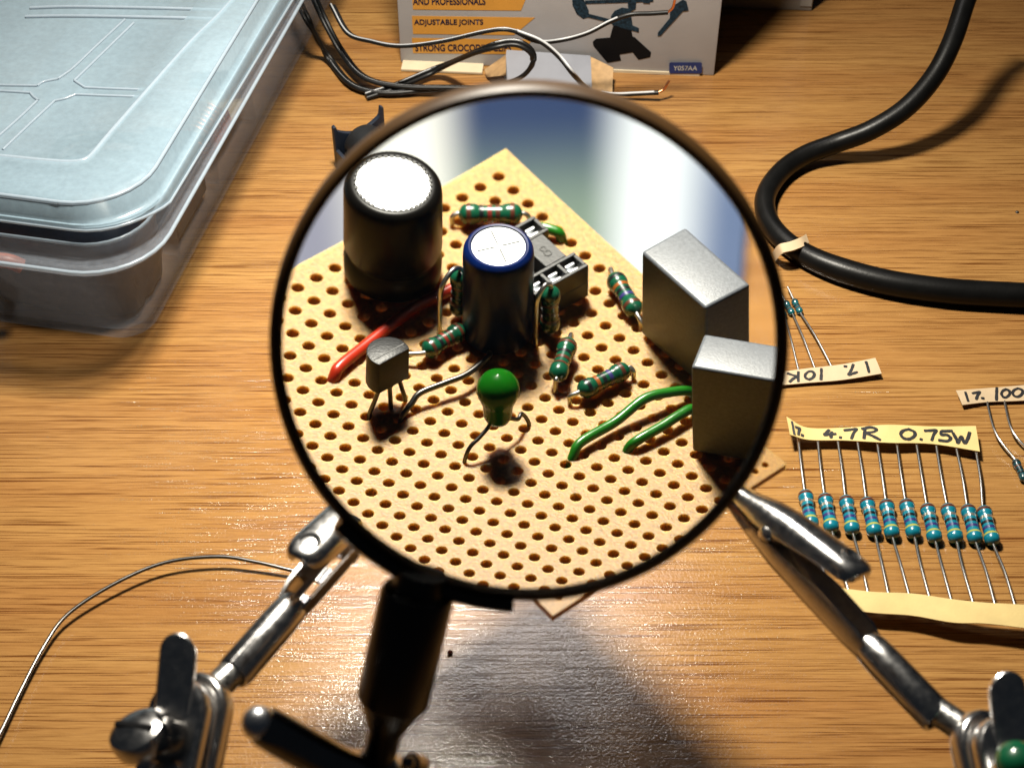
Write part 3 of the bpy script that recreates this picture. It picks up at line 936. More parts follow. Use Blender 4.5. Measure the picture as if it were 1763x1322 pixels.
s1 = empty('resistor_strip', pl(1540, 890), 'ten blue resistors on yellow paper tape marked 1% 4.7R 0.75W', 'resistors')
tape(s1, [(1354, 717, 5.0), (1390, 736, 3.3), (1455, 736, 3.0), (1530, 731, 3.6), (1605, 734, 3.2), (1680, 733, 4.0)],
     [(1360, 748, 5.0), (1393, 757, 3.0), (1455, 758, 2.8), (1530, 762, 3.2), (1605, 764, 2.8), (1687, 777, 3.0)], TAPEY,
     glyphs=[('1', 1372, 14, 0.12, 0.82), ('%', 1396, 24, 0.2, 0.72), ('4', 1463, 20, 0.2, 0.82), ('.', 1480, 10, 0.2, 0.7), ('7', 1497, 20, 0.15, 0.82), ('R', 1526, 26, 0.2, 0.85),
             ('0', 1582, 24, 0.2, 0.76), ('.', 1602, 10, 0.2, 0.7), ('7', 1617, 18, 0.2, 0.76), ('5', 1638, 20, 0.2, 0.76), ('W', 1661, 24, 0.2, 0.7)], x0=1357, x1=1684, lw=0.85)
tape(s1, [(1420, 1008, 4.5), (1500, 1018, 5.0), (1570, 1021, 5.0), (1640, 1031, 5.5), (1700, 1037, 6.0), (1800, 1042, 6.5)],
     [(1424, 1042, 3.5), (1500, 1054, 4.0), (1570, 1059, 4.2), (1640, 1071, 4.8), (1700, 1073, 5.2), (1800, 1085, 5.5)], TAPEY)
bodies = [(1393, 877), (1426, 883), (1461, 886), (1497, 889), (1532, 892), (1567, 894), (1603, 898), (1638, 899), (1673, 902), (1701, 903)]
bots = [(1424, 1003), (1459, 1009), (1493, 1013), (1529, 1019), (1565, 1022), (1600, 1026), (1637, 1029), (1674, 1032), (1712, 1036), (1747, 1040)]
for i, ((bx, by), (ex_, ey_)) in enumerate(zip(bodies, bots)):
    tx, ty = 1374 + 34.0 * i, 752 + 2.2 * i + (4 if i in (1, 9) else 0)
    ddx = (ex_ - tx) / (ey_ - ty)
    bx += random.uniform(-1.5, 1.5); by += random.uniform(-2.5, 2.5)
    q0 = pl(bx + 27 * ddx + 1 + random.uniform(-2, 2), by + 31, 1.95)
    q1 = pl(bx - 27 * ddx - 1, by - 28, 1.95)
    ax = (q1 - q0).normalized()
    rnd = random.uniform(-1.2, 1.2)
    l0 = [q0 + ax * 0.3, q0 - ax * 1.2, q0.lerp(pl(ex_, ey_, 4.7), 0.5) + V((rnd * 0.3, 0, 0.1)), pl(ex_, ey_ + 2, 3.9), pl(ex_ + 3, ey_ + 11, 3.6)]
    l1 = [q1 - ax * 0.3, q1 + ax * 1.2, q1.lerp(pl(tx, ty, 2.9), 0.5) + V((rnd * 0.2, 0, 0.1)), pl(tx, ty, 2.15), pl(tx - 1, ty - 6, 2.1)]
    resistor(s1, q0, q1, 1.85, RESB, [(0.20, B_YEL), (0.37, B_VIO), (0.52, B_BLK), (0.68, B_SIL), (0.90, B_BRN)], [l0, l1], lead_r=0.36, fr=0.22)

s2 = empty('resistor_strip', pl(1420, 620), 'small resistors on buff tape marked 10K upside down beside the magnifier', 'resistors')
tape(s2, [(1330, 642, 1.6), (1390, 634, 1.6), (1450, 627, 2.0), (1507, 616, 3.0)], [(1334, 664, 1.2), (1390, 659, 1.2), (1450, 654, 1.4), (1518, 643, 2.0)], TAPEB,
     glyphs=[('K', 1368, 22, 0.15, 0.8), ('0', 1396, 18, 0.2, 0.75), ('1', 1416, 12, 0.15, 0.85), ('%', 1465, 22, 0.2, 0.85), ('1', 1494, 12, 0.2, 0.85)], turned=True, x0=1332, x1=1512, lw=0.75)
for (ax_, ay), (bx, by), (ex_, ey_), (hx, hy) in (((1367, 517), (1378, 538), (1430, 626), (1356, 494)), ((1352, 520), (1364, 540), (1402, 630), (1340, 496)), ((1340, 523), (1350, 545), (1374, 633), (1330, 500))):
    q0, q1 = pl(ax_, ay, 1.2), pl(bx, by, 1.2)
    ax = (q1 - q0).normalized()
    resistor(s2, q0, q1, 0.95, RESG if 0 else M('teal_resistor_coat', (0.010, 0.11, 0.13), 0.26, coat=0.5), [(0.14, B_BLK), (0.5, B_BLK), (0.68, B_BRN)],
             [[q0 + ax * 0.2, q0 - ax * 0.8, pl(hx, hy, 1.8)], [q1 - ax * 0.2, q1 + ax * 0.8, q1.lerp(pl(ex_, ey_, 1.4), 0.5) + V((0, 0, 0.5)), pl(ex_, ey_ + 2, 0.95), pl(ex_ + 2, ey_ + 8, 0.85)]], lead_r=0.3)

s3 = empty('resistor_strip', pl(1740, 720), 'dark resistors on buff tape marked 1% 100 at the right picture edge', 'resistors')
tape(s3, [(1646, 672, 2.2), (1700, 668, 1.8), (1750, 664, 1.8), (1820, 657, 2.0)], [(1657, 697, 1.6), (1700, 692, 1.2), (1750, 690, 1.2), (1820, 686, 1.4)], TAPEB,
     glyphs=[('1', 1666, 10, 0.2, 0.8), ('%', 1690, 22, 0.25, 0.8), ('1', 1726, 12, 0.1, 0.95), ('0', 1744, 18, 0.25, 0.8), ('0', 1765, 18, 0.25, 0.8)], x0=1651, x1=1820, lw=0.75)
TEALD = M('dark_teal_resistor_coat', (0.008, 0.06, 0.075), 0.26, coat=0.5)
for (tx, ty), (mx_, my_), (ax_, ay), (bx, by), (ex_, ey_) in (((1699, 690), (1714, 745), (1748, 793), (1764, 826), (1800, 900)), ((1729, 689), (1742, 740), (1773, 780), (1786, 812), (1830, 880))):
    q0, q1 = pl(ax_, ay, 1.3), pl(bx, by, 1.3)
    ax = (q1 - q0).normalized()
    resistor(s3, q0, q1, 1.05, TEALD, [(0.14, B_BLK), (0.34, B_BRN), (0.5, B_BLK), (0.68, B_BLK)],
             [[q0 + ax * 0.2, q0 - ax * 0.8, pl(mx_, my_, 2.4), pl(tx, ty, 0.85), pl(tx - 1, ty - 6, 0.75)], [q1 - ax * 0.2, q1 + ax, pl(ex_, ey_, 1.5)]], lead_r=0.33)

# ------------------------------------------------------------------ black mains cable, tie
pts = [(1690, -60, 44), (1665, -4, 37), (1640, 70, 30), (1608, 132, 23), (1560, 186, 16.5), (1500, 224, 11), (1440, 247, 6.5), (1385, 268, 4.2), (1343, 298, 3.3), (1318, 338, 3.2), (1322, 378, 3.2), (1348, 412, 3.2), (1392, 442, 3.2), (1450, 466, 3.4), (1530, 487, 3.6), (1620, 500, 3.8), (1700, 506, 3.8), (1830, 512, 3.8)]
cbl = empty('power_cable', pl(1330, 400), 'thick black cable curving over the desk at the right', 'cable')
cp = spline([pl(a, b, z) for a, b, z in pts], 8)
k_ = int(len(cp) * 11.2 / 17)
MB().tube(cp, [3.05 + (0.55 * min(1, max(0, (i - k_) / 14))) for i in range(len(cp))], 20).build('sheath', RUBBER, cbl, smooth=60)
tp = [pl(1330, 434, 1.0), pl(1341, 421, 6.2), pl(1360, 416, 7.1), pl(1378, 409, 6.6), pl(1388, 403, 4.5)]
t2 = [p_ + (pl(1362, 428, 6) - pl(1357, 413, 6)) for p_ in tp]
rings = [[a, b, b - V((0, 0, 0.4)), a - V((0, 0, 0.4))] for a, b in zip(spline(tp, 5), spline(t2, 5))]
tie = MB().loft(rings).build('paper_tie', TAPEB, cbl, smooth=40)
tie['label'] = 'buff paper tape wrapped round the cable'

# ------------------------------------------------------------------ black and white twin wires
def twin(pts, o, sep=1.0, r=0.85, stripe=True):
    """two sheathed cores side by side following points in space"""
    P = spline(pts, 8)
    off = []
    for i, p in enumerate(P):
        d = (P[min(i + 1, len(P) - 1)] - P[max(i - 1, 0)]).normalized()
        n = d.cross(V((0, 0, 1)))
        n = n.normalized() if n.length > 1e-3 else V((1, 0, 0))
        off.append((n * 0.9 + V((0, 0, 0.35))).normalized())
    MB().tube([p + n * sep * r for p, n in zip(P, off)], r, 10).build('core', TWIN, o, smooth=60)
    b = MB().tube([p - n * sep * r for p, n in zip(P, off)], r, 10).build('core', TWIN, o, smooth=60)
    if stripe:
        MB().tube([p + n * sep * r * 0.75 + V((0, 0, 0.56)) for p, n in zip(P, off)], 0.25, 7).build('white_stripe', TWINW, o, smooth=60)

w1 = empty('twin_wire', pl(640, 150), 'looped black twin wire with white stripe before the printed carton', 'wire')
twin([pY(500, -30, 452), pY(528, 32, 434), pl(566, 100, 2.0), pl(606, 146, 1.6), pl(660, 160, 1.6), pl(740, 155, 2.0), pl(830, 152, 3.0), pY(885, 140, 404), pY(914, 116, 402), pY(915, 90, 402), pY(884, 74, 403), pY(830, 86, 404), pl(760, 116, 5), pl(690, 146, 2.5), pl(630, 166, 1.3)], w1, r=0.75)
w2 = empty('twin_wire', pl(600, 80), 'black twin wire whose stripped ends part in front of the carton', 'wire')
twin([pY(530, -30, 455), pY(556, 30, 440), pl(590, 92, 5), pl(628, 134, 3.5), pl(690, 149, 3.2), pl(780, 151, 3.6), pl(850, 154, 2.5), pl(905, 150, 1.5)], w2, r=0.75)
twin([pY(572, 10, 438), pY(600, 58, 425), pY(640, 72, 417), pY(690, 80, 412), pY(760, 72, 409), pY(830, 56, 407), pY(866, 51, 406), pY(890, 55, 406)], w2, r=0.6, stripe=True)
e1 = spline([pY(888, 55, 406), pY(925, 72, 406), pY(965, 70, 408), pY(1010, 58, 408), pY(1050, 38, 409), pY(1084, 26, 409), pY(1120, 24, 409), pY(1150, 22, 409)], 8)
MB().tube(e1, 0.75, 10).build('core', TWIN, w2, smooth=60)
MB().tube([p_ + V((0, -0.25, 0.55)) for p_ in e1[:36]], 0.33, 7).build('white_stripe', TWINW, w2, smooth=60)
MB().tube(spline([pY(1149, 22, 409), pY(1158, 14, 408.6), pY(1162, 0, 408)], 5), 0.42, 8).build('copper_strand', COPPER, w2, smooth=60)
e2 = spline([pY(888, 55, 406), pY(930, 72, 404), pY(962, 98, 402), pY(988, 130, 399), pl(1012, 153, 3), pl(1048, 163, 2.2), pl(1095, 162, 2.6), pl(1134, 160, 3.4)], 8)
MB().tube(e2, 0.78, 10).build('core', TWIN, w2, smooth=60)
MB().tube([p_ + V((0.3, -0.2, 0.55)) for p_ in e2[:-2]], 0.42, 7).build('white_stripe', TWINW, w2, smooth=60)
MB().tube(spline([pl(1133, 160, 3.4), pl(1143, 154, 4.4), pl(1148, 146, 6), pl(1152, 139, 7.2)], 5), 0.45, 8).build('copper_strand', COPPER, w2, smooth=60)

w3 = MB().tube(spline([pl(-40, 1330, 4.0), pl(0, 1262, 3.0), pl(34, 1192, 2.6), pl(76, 1112, 2.6), pl(118, 1056, 3.0), pl(200, 1003, 3.4), pl(285, 968, 3.4), pl(375, 958, 3.2), pl(440, 967, 2.6), pl(500, 981, 1.8), pl(522, 986, 1.2)], 8), 0.45, 10)
tag(w3.build('hookup_wire', DKWIRE, None, smooth=60), 'single thin dark wire bowed across the desk at the lower left', 'wire')

# ------------------------------------------------------------------ printed carton and neighbours
c0, c1 = pl(690, 108, 0), pl(1229, 131, 0)
EX = (c1 - c0); CWID = EX.length; EX.normalize()
EN = V((EX.y, -EX.x, 0))               # out of the front face, to the camera
carton = empty('product_carton', (c0 + c1) / 2, 'grey printed carton with orange bands and a picture of a clip stand', 'carton')
MB().box(c0, EX * CWID, -EN * 46, V((0, 0, 96))).build('carton_body', CARTON, carton, bevel=0.5, seg=2, smooth=40)
def fp(px, py, off=0.0):
    d_ = ray(px, py)
    o_ = c0 + EN * off
    t = (o_ - CC).dot(EN) / d_.dot(EN)
    return CC + d_ * t
def flat(name, polys, mat, off, parent, th=0.06):
    m_ = MB()
    for q, P in enumerate(polys):
        pts_ = [fp(a, b, off + 0.01 * q) for a, b in P]
        n = len(pts_)
        m_.add([p_ for p_ in pts_] + [p_ - EN * th for p_ in pts_], [tuple(range(n))] + [(i, i + n, (i + 1) % n + n, (i + 1) % n) for i in range(n)])
    return m_.build(name, mat, parent)
def text(name, body, px0, px1, py, capname, mat, off, parent, hpx=None, bold=0.022):
    cu = bpy.data.curves.new('lettering', 'FONT')
    cu.body = body
    cu.offset = bold
    to = bpy.data.objects.new('lettering_tmp', cu)
    scene.collection.objects.link(to)
    bpy.context.view_layer.update()
    me = bpy.data.meshes.new_from_object(to.evaluated_get(bpy.context.evaluated_depsgraph_get()))
    bpy.data.objects.remove(to)
    xs = [v.co.x for v in me.vertices]; ys = [v.co.y for v in me.vertices]
    x0, x1, y0, y1 = min(xs), max(xs), min(ys), max(ys)
    P0, P1 = fp(px0, py, off), fp(px1, py, off)
    ex = P1 - P0
    hh = (fp(px0, py - hpx, off) - P0).dot(V((0, 0, 1)))
    wo = WO[parent.name]
    for v in me.vertices:
        p_ = P0 + ex * ((v.co.x - x0) / (x1 - x0)) + V((0, 0, 1)) * hh * ((v.co.y - y0) / (y1 - y0))
        v.co = (p_ - wo) * S
    me.materials.clear(); me.materials.append(mat)
    o = bpy.data.objects.new(name, me)
    return link(o, parent, wo)
for ya, yb, xr, xs_ in ((-8, 17, 907, 897), (28, 59, 921, 885), (66, 92, 918, 892)):
    flat('orange_band', [[(709, ya), (xr, ya + 3), (xs_, yb + 2), (711, yb)]], P_ORG, 0.10, carton)
text('lettering', 'AND PROFESSIONALS', 711, 836, 9, 0, P_NAVY, 0.2, carton, 12)
text('lettering', 'ADJUSTABLE JOINTS', 713, 832, 46, 0, P_NAVY, 0.2, carton, 12)
text('lettering', 'STRONG CROCODILE CLIPS', 715, 880, 89, 0, P_NAVY, 0.2, carton, 12)
def z6(l): return [(680 + a / 3.148, b / 3.148) for a, b in l]
pic = flat('printed_picture', [z6([(1072, 228), (1090, 212), (1165, 206), (1180, 150), (1200, 130), (1275, 130), (1288, 200), (1300, 205), (1388, 285), (1384, 312), (1320, 326), (1288, 286), (1218, 297), (1226, 330), (1152, 342), (1075, 250)])], P_BLK, 0.12, carton)
flat('printed_arm', [z6([(958, -30), (1010, -30), (1050, 60), (1052, 95), (1020, 104), (985, 78), (962, 30)]), z6([(1030, 5), (1400, -8), (1400, 12), (1030, 24)]), z6([(1040, 75), (1170, 108), (1240, 120), (1322, 155), (1322, 178), (1225, 152), (1160, 124), (1036, 94)]),
                     z6([(1262, -30), (1310, -30), (1305, 50), (1280, 66), (1262, 40)]), z6([(1170, 92), (1190, 62), (1230, 44), (1275, 50), (1288, 140), (1180, 142)]),
                     z6([(1490, 60), (1500, 40), (1560, 0), (1580, 10), (1592, 60), (1560, 64), (1440, 196), (1424, 198), (1425, 180), (1490, 100)]), z6([(1340, -20), (1392, -20), (1380, 22), (1345, 20)])], P_TEAL, 0.14, carton)
bdg = flat('badge', [z6([(1492, 340), (1658, 340), (1664, 346), (1664, 394), (1658, 400), (1492, 400), (1486, 394), (1486, 346)])], P_BLUE, 0.75, carton)
text('lettering', 'Y057AA', 1159, 1200, 122, 0, P_WHT, 0.85, carton, 8, 0.005)
lip = MB().box(fp(1056, 119, 0.02) * 1.0, EX * 28.5, EN * 0.55, V((0, 0, -2.0))).build('bottom_edge', CREAM, carton, bevel=0.2)
lip2 = MB().box(c0 + EX * 0.8 + V((0, 0, 0.15)), EX * 27.0, EN * 5.5, V((0, 0, 0.9))).build('bottom_flap', CREAM, carton, bevel=0.2)

b0, b1 = pl(1180, 12, 0), pl(1398, 20, 0)
E2_ = (b1 - b0).normalized()
b2 = MB().box(b0, b1 - b0, V((-E2_.y, E2_.x, 0)) * 60, V((0, 0, 70)))
bo2 = empty('card_box', (b0 + b1) / 2, 'plain grey box standing behind the printed carton', 'box')
b2.build('box_body', CARTON2, bo2, bevel=0.8, smooth=40)
MB().box(b1 - E2_ * 4.5 + V((E2_.y, -E2_.x, 0)) * 0.35 + V((0, 0, 2)), E2_ * 4.0, V((E2_.y, -E2_.x, 0)) * -0.3, V((0, 0, 66))).build('side_seam', CARTON2, bo2)

# folded grey card with kraft tabs leaning on the carton
fc = empty('folded_card', pl(945, 150), 'folded grey card with brown tabs leaning on the printed carton', 'card')
def sheet(name, pts_, mat, th=0.5):
    a, b, c_, d_ = [V(q) for q in pts_]
    n = (b - a).cross(d_ - a).normalized()
    g_ = [[a.lerp(b, u / 4).lerp(d_.lerp(c_, u / 4), v / 4) + n * 0.5 * math.sin(math.pi * v / 4) * math.sin(math.pi * u / 4) for u in range(5)] for v in range(5)]
    m_ = MB()
    top = [p_ for r_ in g_ for p_ in r_]
    k = len(top)
    fs = []
    for v in range(4):
        for u in range(4):
            q = (v * 5 + u, v * 5 + u + 1, v * 5 + u + 6, v * 5 + u + 5)
            fs.append(q); fs.append(tuple(reversed([i + k for i in q])))
    rim_ = [0, 1, 2, 3, 4, 9, 14, 19, 24, 23, 22, 21, 20, 15, 10, 5]
    fs += [(rim_[i], rim_[i] + k, rim_[(i + 1) % 16] + k, rim_[(i + 1) % 16]) for i in range(16)]
    return m_.add(top + [p_ - n * th for p_ in top], fs).build(name, mat, fc, smooth=40)
TL, TR = fp(872, 88, 1.0), fp(1016, 98, 1.0)
BL, BR = pl(864, 176, 1.0), pl(1024, 182, 1.0)
sheet('panel', [TL, TR, BR, BL], GREYFILM)
sheet('tab', [pl(834, 121, 2.5), fp(871, 95, 1.4), pY(871, 131, 411), pl(838, 134, 0.8)], KRAFT)
sheet('tab', [fp(1017, 100, 1.6), pl(1056, 119, 5.5), pl(1054, 168, 0.8), pl(1020, 172, 2.5)], KRAFT)

# ------------------------------------------------------------------ battery holder peeking out behind the rim
bh = empty('battery_holder', pl(612, 300), 'dark battery holder with a curved end wall half hidden behind the rim', 'battery holder')
h0_ = pl(577, 287, 0); h1_ = pl(662, 258, 0)
hx_ = (h1_ - h0_); hw = hx_.length; hx_.normalize()
hn = V((hx_.y, -hx_.x, 0))
HH = 16.5
poly = [(0, 0), (hw, 0), (hw, HH), (hw - 0.9, HH + 0.4), (hw - 1.4, HH - 2.5)]
for k in range(9):
    t = k / 8
    u = hw - 2.0 + (1.4 - hw + 2.0) * t
    poly.append((u, HH - 3.2 - 2.6 * math.sin(math.pi * t)))
poly += [(0.9, HH - 1.3), (0, HH - 1.6)]
MB().prism(poly, h0_, hx_, V((0, 0, 1)), hn * 1.6).build('end_wall', NAVYP, bh, bevel=0.25, smooth=40)
MB().box(h0_ + hn * 1.6, hx_ * 1.2, hn * 48, V((0, 0, 7))).build('side_wall', NAVYP, bh, bevel=0.25)
MB().box(h1_ + hn * 1.6 - hx_ * 1.2, hx_ * 1.2, hn * 48, V((0, 0, 7))).build('side_wall', NAVYP, bh, bevel=0.25)
MB().box(h0_ + hn * 1.6 + hx_ * 1.2, hx_ * (hw - 2.4), hn * 48, V((0, 0, 1.2))).build('floor_plate', NAVYP, bh)
bt = MB().lathe([(0.1, 0), (5.6, 0.05), (6.2, 0.5), (6.4, 1.2), (6.4, 44), (5.8, 44.6), (0.1, 44.7)], h0_ + hx_ * hw * 0.5 + hn * 2.6 + V((0, 0, 7.8)), hn, 32)
btt = bt.build('battery', BLACKP, None, smooth=40)
tag(btt, 'black battery lying in the dark battery holder', 'battery')

# ------------------------------------------------------------------ small packet behind the board
pk = empty('component_packet', (0, 312, 0), 'white and blue packet on the desk, seen blurred at the lens top', 'packet')
def pkt(x0, x1, y0, y1, z, th, name, mat):
    m_ = MB()
    nx, ny = 8, 8
    top = [V((x0 + (x1 - x0) * i / nx, y0 + (y1 - y0) * j / ny, z + 0.5 * math.sin(0.12 * (x0 + (x1 - x0) * i / nx)) * math.cos(0.10 * (y0 + (y1 - y0) * j / ny)))) for j in range(ny + 1) for i in range(nx + 1)]
    k = len(top)
    fs = []
    for j in range(ny):
        for i in range(nx):
            a = j * (nx + 1) + i
            q = (a, a + 1, a + nx + 2, a + nx + 1)
            fs.append(q); fs.append(tuple(reversed([w + k for w in q])))
    rim_ = [i for i in range(nx + 1)] + [j * (nx + 1) + nx for j in range(1, ny + 1)] + [ny * (nx + 1) + i for i in range(nx - 1, -1, -1)] + [j * (nx + 1) for j in range(ny - 1, 0, -1)]
    n = len(rim_)
    fs += [(rim_[i], rim_[i] + k, rim_[(i + 1) % n] + k, rim_[(i + 1) % n]) for i in range(n)]
    return m_.add(top + [p_ - V((0, 0, th)) for p_ in top], fs).build(name, mat, pk, smooth=50)
pkt(-26, 24.2, 286, 344, 1.6, 0.9, 'sachet', PKT)

# ------------------------------------------------------------------ clear storage box
bc0 = pl(254, 596, 0)
PSI = math.radians(11.2)
RX = V((math.cos(PSI), -math.sin(PSI), 0)); RY = V((math.sin(PSI), math.cos(PSI), 0))
BWD, BLN = 150.0, 205.0
sbx = empty('storage_box', bc0 - RX * BWD / 2 + RY * BLN / 2, 'clear plastic storage box with ribbed lid at the upper left', 'storage box')
def rr(off, z, rad, ff=None, n=8):
    """rounded rectangle loop, offset outward by off (front by ff); starts at front right corner"""
    x1, x0, y0, y1 = off, -BWD - off, -(off if ff is None else ff), BLN + off
    out = []
    for cx_, cy_, a in ((x1 - rad, y0 + rad, -90), (x1 - rad, y1 - rad, 0), (x0 + rad, y1 - rad, 90), (x0 + rad, y0 + rad, 180)):
        for k in range(n + 1):
            t = math.radians(a + 90 * k / n)
            zz = z(cx_ + rad * math.cos(t), cy_ + rad * math.sin(t)) if callable(z) else z
            out.append(bc0 + RX * (cx_ + rad * math.cos(t)) + RY * (cy_ + rad * math.sin(t)) + V((0, 0, zz)))
    return out
tub = MB().loft([rr(-3, 0.3, 8, -3), rr(-0.8, 0.8, 9, -0.8), rr(0, 2.2, 10, 0), rr(5.8, 34, 15, 8.6), rr(6.8, 34.6, 16, 9.8), rr(10.2, 34.8, 19, 13.6), rr(10.6, 36.6, 19, 14.0), rr(10.0, 37.2, 19, 13.4), rr(6.6, 36.8, 16, 9.0), rr(5.8, 39.2, 15, 7.6), rr(4.8, 39.4, 15, 6.6), rr(4.4, 36, 14, 6.2), rr(-1.2, 3.4, 9, -1.2), rr(-2.8, 2.0, 8, -2.8)])
tub.build('tub', TUBM, sbx, smooth=35)
def skirt(x, y):
    f = max(0.0, min(1.0, (y + 4.0) / 34.0))
    f = f * f * (3 - 2 * f)
    return 45.2 * (1 - f) + 38.2 * f
def skirt2(x, y): return skirt(x, y) + 0.4
lid = MB().loft([rr(9.2, skirt2, 18, 7.6), rr(9.8, skirt, 18, 8.2), rr(9.9, 46.0, 18, 8.3), rr(9.6, 46.5, 18, 8.0), rr(8.9, 46.6, 18, 7.6), rr(8.0, 47.4, 18, 7.2), rr(7.2, 50.6, 18, 6.4), rr(6.4, 51.5, 18, 5.6), rr(4, 51.9, 17, 3.6), rr(-9.5, 51.7, 15, -8.5), rr(-11, 50.4, 15, -10), rr(-30, 50.3, 12, -30)], caps=False)
n_ = len(rr(0, 0, 5))
lid.f.append(tuple(len(lid.v) - n_ + i for i in range(n_)))
lidp = lid.build('lid', LIDM, sbx, smooth=40)
lidp['label'] = 'bluish translucent lid with raised ridges'
def lp(px, py, z=51.2): return pl(px, py, z)
def ridge(P, r=0.7, closed=False, mat=RIDGEM):
    MB().tube(spline(P, 6), r, 8).build('ridge', mat, lidp, smooth=60)
ridge([lp(-60, 266), lp(0, 270), lp(70, 277), lp(122, 280), lp(148, 275), lp(163, 262), lp(190, 230), lp(254, 157), lp(330, 72), lp(385, 18), lp(440, -50)], 0.75)
for P in ([(-40, 146), (0, 147), (64, 148)], [(-40, 157), (0, 157), (52, 160)], [(64, 148), (76, 141), (100, 136)], [(100, 136), (125, 118), (160, 85), (215, 34)], [(128, 139), (160, 108), (230, 40)],
          [(128, 139), (134, 143), (146, 151)], [(146, 151), (190, 153), (246, 155)], [(130, 163), (180, 165), (240, 167)], [(130, 163), (112, 170), (94, 174)], [(94, 174), (50, 215), (5, 258)], [(64, 174), (30, 206), (-20, 250)], [(52, 160), (58, 167), (66, 173)]):
    ridge([lp(a, b, 50.5) for a, b in P], 0.38)
ridge([lp(52, 14, 50.7), lp(120, 12, 50.7), lp(250, 14, 50.7), lp(388, 18, 50.7)], 0.5)
ridge([lp(44, 29, 50.7), lp(120, 28, 50.7), lp(250, 30, 50.7), lp(372, 33, 50.7)], 0.5)
for off_, z_r, rad_, ff_, r_r in ((10.5, 36.2, 19, 13.9, 0.55), (5.3, 39.5, 15, 7.1, 0.45)):
    lp_ = rr(off_, z_r, rad_, ff_)
    MB().tube(lp_ + [lp_[0]], r_r, 8).build('rim_highlight', RIDGEM, sbx, smooth=60)  # pale tubes added along the rim, bright edge lines put into colour
lp_ = rr(9.9, lambda x, y: skirt(x, y), 18, 8.3)
MB().tube(lp_ + [lp_[0]], 0.4, 8).build('edge_highlight', RIDGEM, lidp, smooth=60)  # pale tube on the lid edge, its colour stands in for a highlight
lp_ = rr(6.6, 51.3, 18, 5.8)
MB().tube(lp_ + [lp_[0]], 0.55, 8).build('ridge', RIDGEM, lidp, smooth=60)  # paler tube on the plateau edge, highlight put into the colour
# latch on the front
LT = []
for zz, off in ((47.5, -8.6), (44, -10.6), (36, -11.4), (26, -8.2), (25.2, -7.0)):
    LT.append([bc0 + RX * (-36.0 - 24 * u) + RY * (off + 0.0) + V((0, 0, zz)) for u in (0, 1)] + [bc0 + RX * (-36.0 - 24 * u) + RY * (off + 1.4) + V((0, 0, zz)) for u in (1, 0)])
MB().loft(LT).build('latch', TUBM, sbx, bevel=0.4, smooth=40)
# ribs inside the tub (dividers)
for t in (34, 68, 102):
    MB().box(bc0 + RY * t + RX * -3 + V((0, 0, 3)), RX * -50, RY * 1.2, V((0, 0, 31))).build('divider', TUBM, sbx)
MB().box(bc0 + RX * -54 + RY * 3 + V((0, 0, 3)), RX * -1.2, RY * 195, V((0, 0, 31))).build('divider', TUBM, sbx)
# what lies inside it
bag = MB()
x0b, y0b = -51.0, 3.0
rows = []
for k in range(9):
    z = 3 + 34.5 * k / 8
    ins = 2.2 * (1 - math.sin(math.pi * min(1, (k + 1) / 7) * 0.5)) + (0 if k < 7 else (k - 6) * 3)
    ring_ = []
    for q in range(28):
        t = 2 * math.pi * q / 28
        cxq = max(-1, min(1, 1.25 * math.cos(t))); cyq = max(-1, min(1, 1.25 * math.sin(t)))
        jit = random.uniform(-1.2, 0.0)
        ring_.append(bc0 + RX * (x0b + 24.5 + cxq * (23.5 - ins + jit)) + RY * (y0b + 15.5 + cyq * (14.5 - ins + jit)) + V((0, 0, z + random.uniform(-0.8, 0.8) * (k > 0))))
    rows.append(ring_)
tag(bag.loft(rows).build('component_pouch', NAVYP, None, smooth=60), 'dark pouch of parts inside the front of the clear box', 'pouch')
co = []
for k in range(140):
    t = k * 0.26
    co.append(bc0 + RX * (-26 + (17 + 2.0 * math.sin(t * 0.37)) * math.cos(t)) + RY * (52 + (12 + 1.5 * math.sin(t * 0.53)) * math.sin(t)) + V((0, 0, 5.2 + k * 0.12 + 1.0 * math.sin(t * 1.7))))
tag(MB().tube(co, 1.5, 8).build('coiled_cable', RUBBER, None, smooth=60), 'coil of black cable in the second bay of the clear box', 'cable')
ow = spline([bc0 + RX * a + RY * b + V((0, 0, z)) for a, b, z in ((-47, 0.4, 30), (-43, -0.8, 27), (-38, -0.8, 25), (-34, 0.2, 24), (-31, 1.0, 22))], 6)
tag(MB().tube(ow, 2.0, 10).build('orange_wire', ORANGE, None, smooth=60), 'short orange wire showing through the front of the clear box', 'wire')
chp = MB().box(bc0 + RX * -20 + RY * 40 + V((0, 0, 3.8)), RX * 15, RY * 24, V((0, 0, 21)))
cho = chp.build('relay', NAVYP, None, bevel=0.8, seg=2, smooth=40)
tag(cho, 'black block-shaped relay by the side wall in the clear box', 'relay')
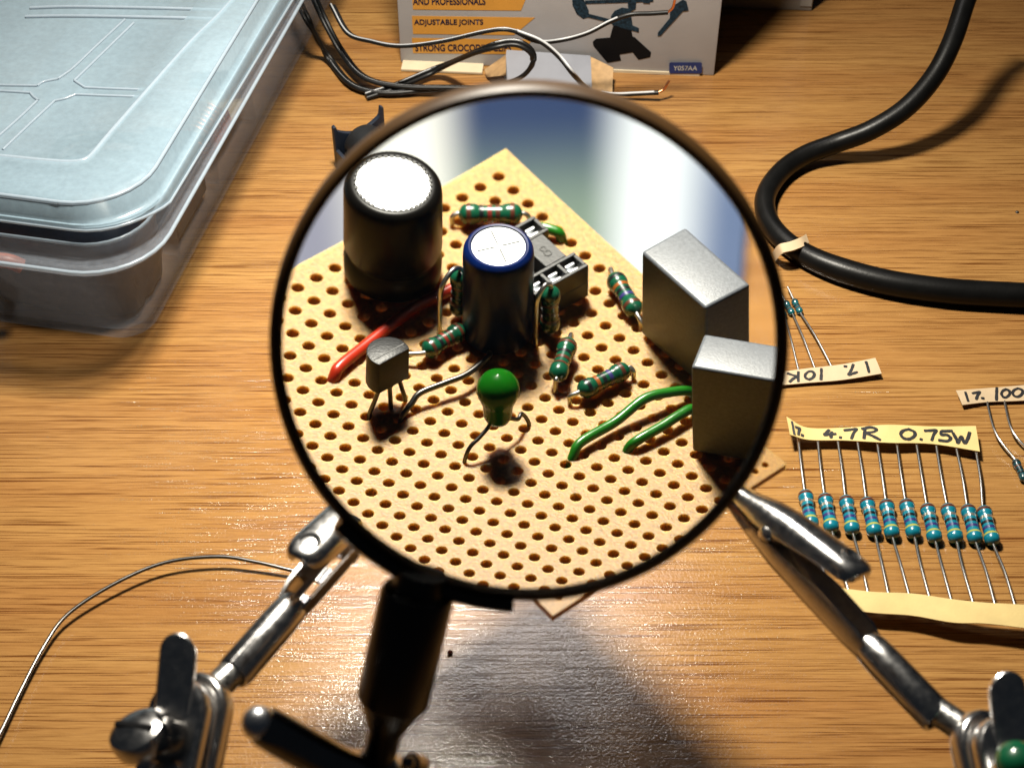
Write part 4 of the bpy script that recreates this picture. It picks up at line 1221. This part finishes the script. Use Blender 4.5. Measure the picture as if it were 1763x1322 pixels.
cpl = []
for k in range(90):
    t = k * 0.5
    cpl.append(bc0 + RX * (-12 + 6.0 * math.cos(t)) + RY * (76 + k * 0.16) + V((0, 0, 11 + 6.0 * math.sin(t))))
tag(MB().tube(cpl, 0.55, 7).build('copper_coil', COPPER, None, smooth=60), 'coil of bare copper wire by the side wall in the clear box', 'coil')
for k, (a_, b_, z_a, z_b, lb) in enumerate(((-58, 2.0, 6, 31, 'left'), (-66, 3.5, 28, 9, 'far'))):
    q_ = spline([bc0 + RX * a_ + RY * (b_ - 0.4) + V((0, 0, z_a)), bc0 + RX * (a_ + 7) + RY * b_ + V((0, 0, (z_a + z_b) / 2 + 3)), bc0 + RX * (a_ + 16) + RY * (b_ + 0.4) + V((0, 0, z_b))], 6)
    tag(MB().tube(q_, 0.45, 7).build('wire_offcut', WIRE, None, smooth=60), ('bright wire offcut rising behind the front wall of the clear box', 'bright wire offcut sloping down behind the front wall of the clear box')[k], 'wire')
for k, (a, b, cc_) in enumerate(((-20, 84, 'paper slip'), (-30, 118, 'paper slip'))):
    m_ = MB().box(bc0 + RX * a + RY * b + V((0, 0, 6)), RX * 14 + V((0, 0, 3)), RY * 20, V((-0.1, 0, 0.6)))
    tag(m_.build('paper_slip', CREAM if k == 0 else PAPER, None), ('cream paper slip lying inside the clear box', 'white paper slip deeper inside the clear box')[k], 'paper')

# ------------------------------------------------------------------ crumbs on the desk
cb = pl(775, 1125, 0)
tag(MB().lathe([(0.05, 1.0), (0.4, 0.9), (0.62, 0.55), (0.6, 0.2), (0.4, 0.02), (0.05, 0)], cb, V((0, 0, 1)), 16).build('flux_bead', BEAD, None, cb, smooth=60), 'tiny dark bead on the desk right of the magnifier grip', 'bead')
cb = pl(1751, 366, 0)
tag(MB().lathe([(0.05, 0.5), (0.4, 0.4), (0.55, 0.2), (0.5, 0.02), (0.05, 0)], cb, V((0, 0, 1)), 10).build('crumb', BLACKP, None, cb, smooth=60), 'tiny black crumb on bare wood above the thick cable', 'crumb')
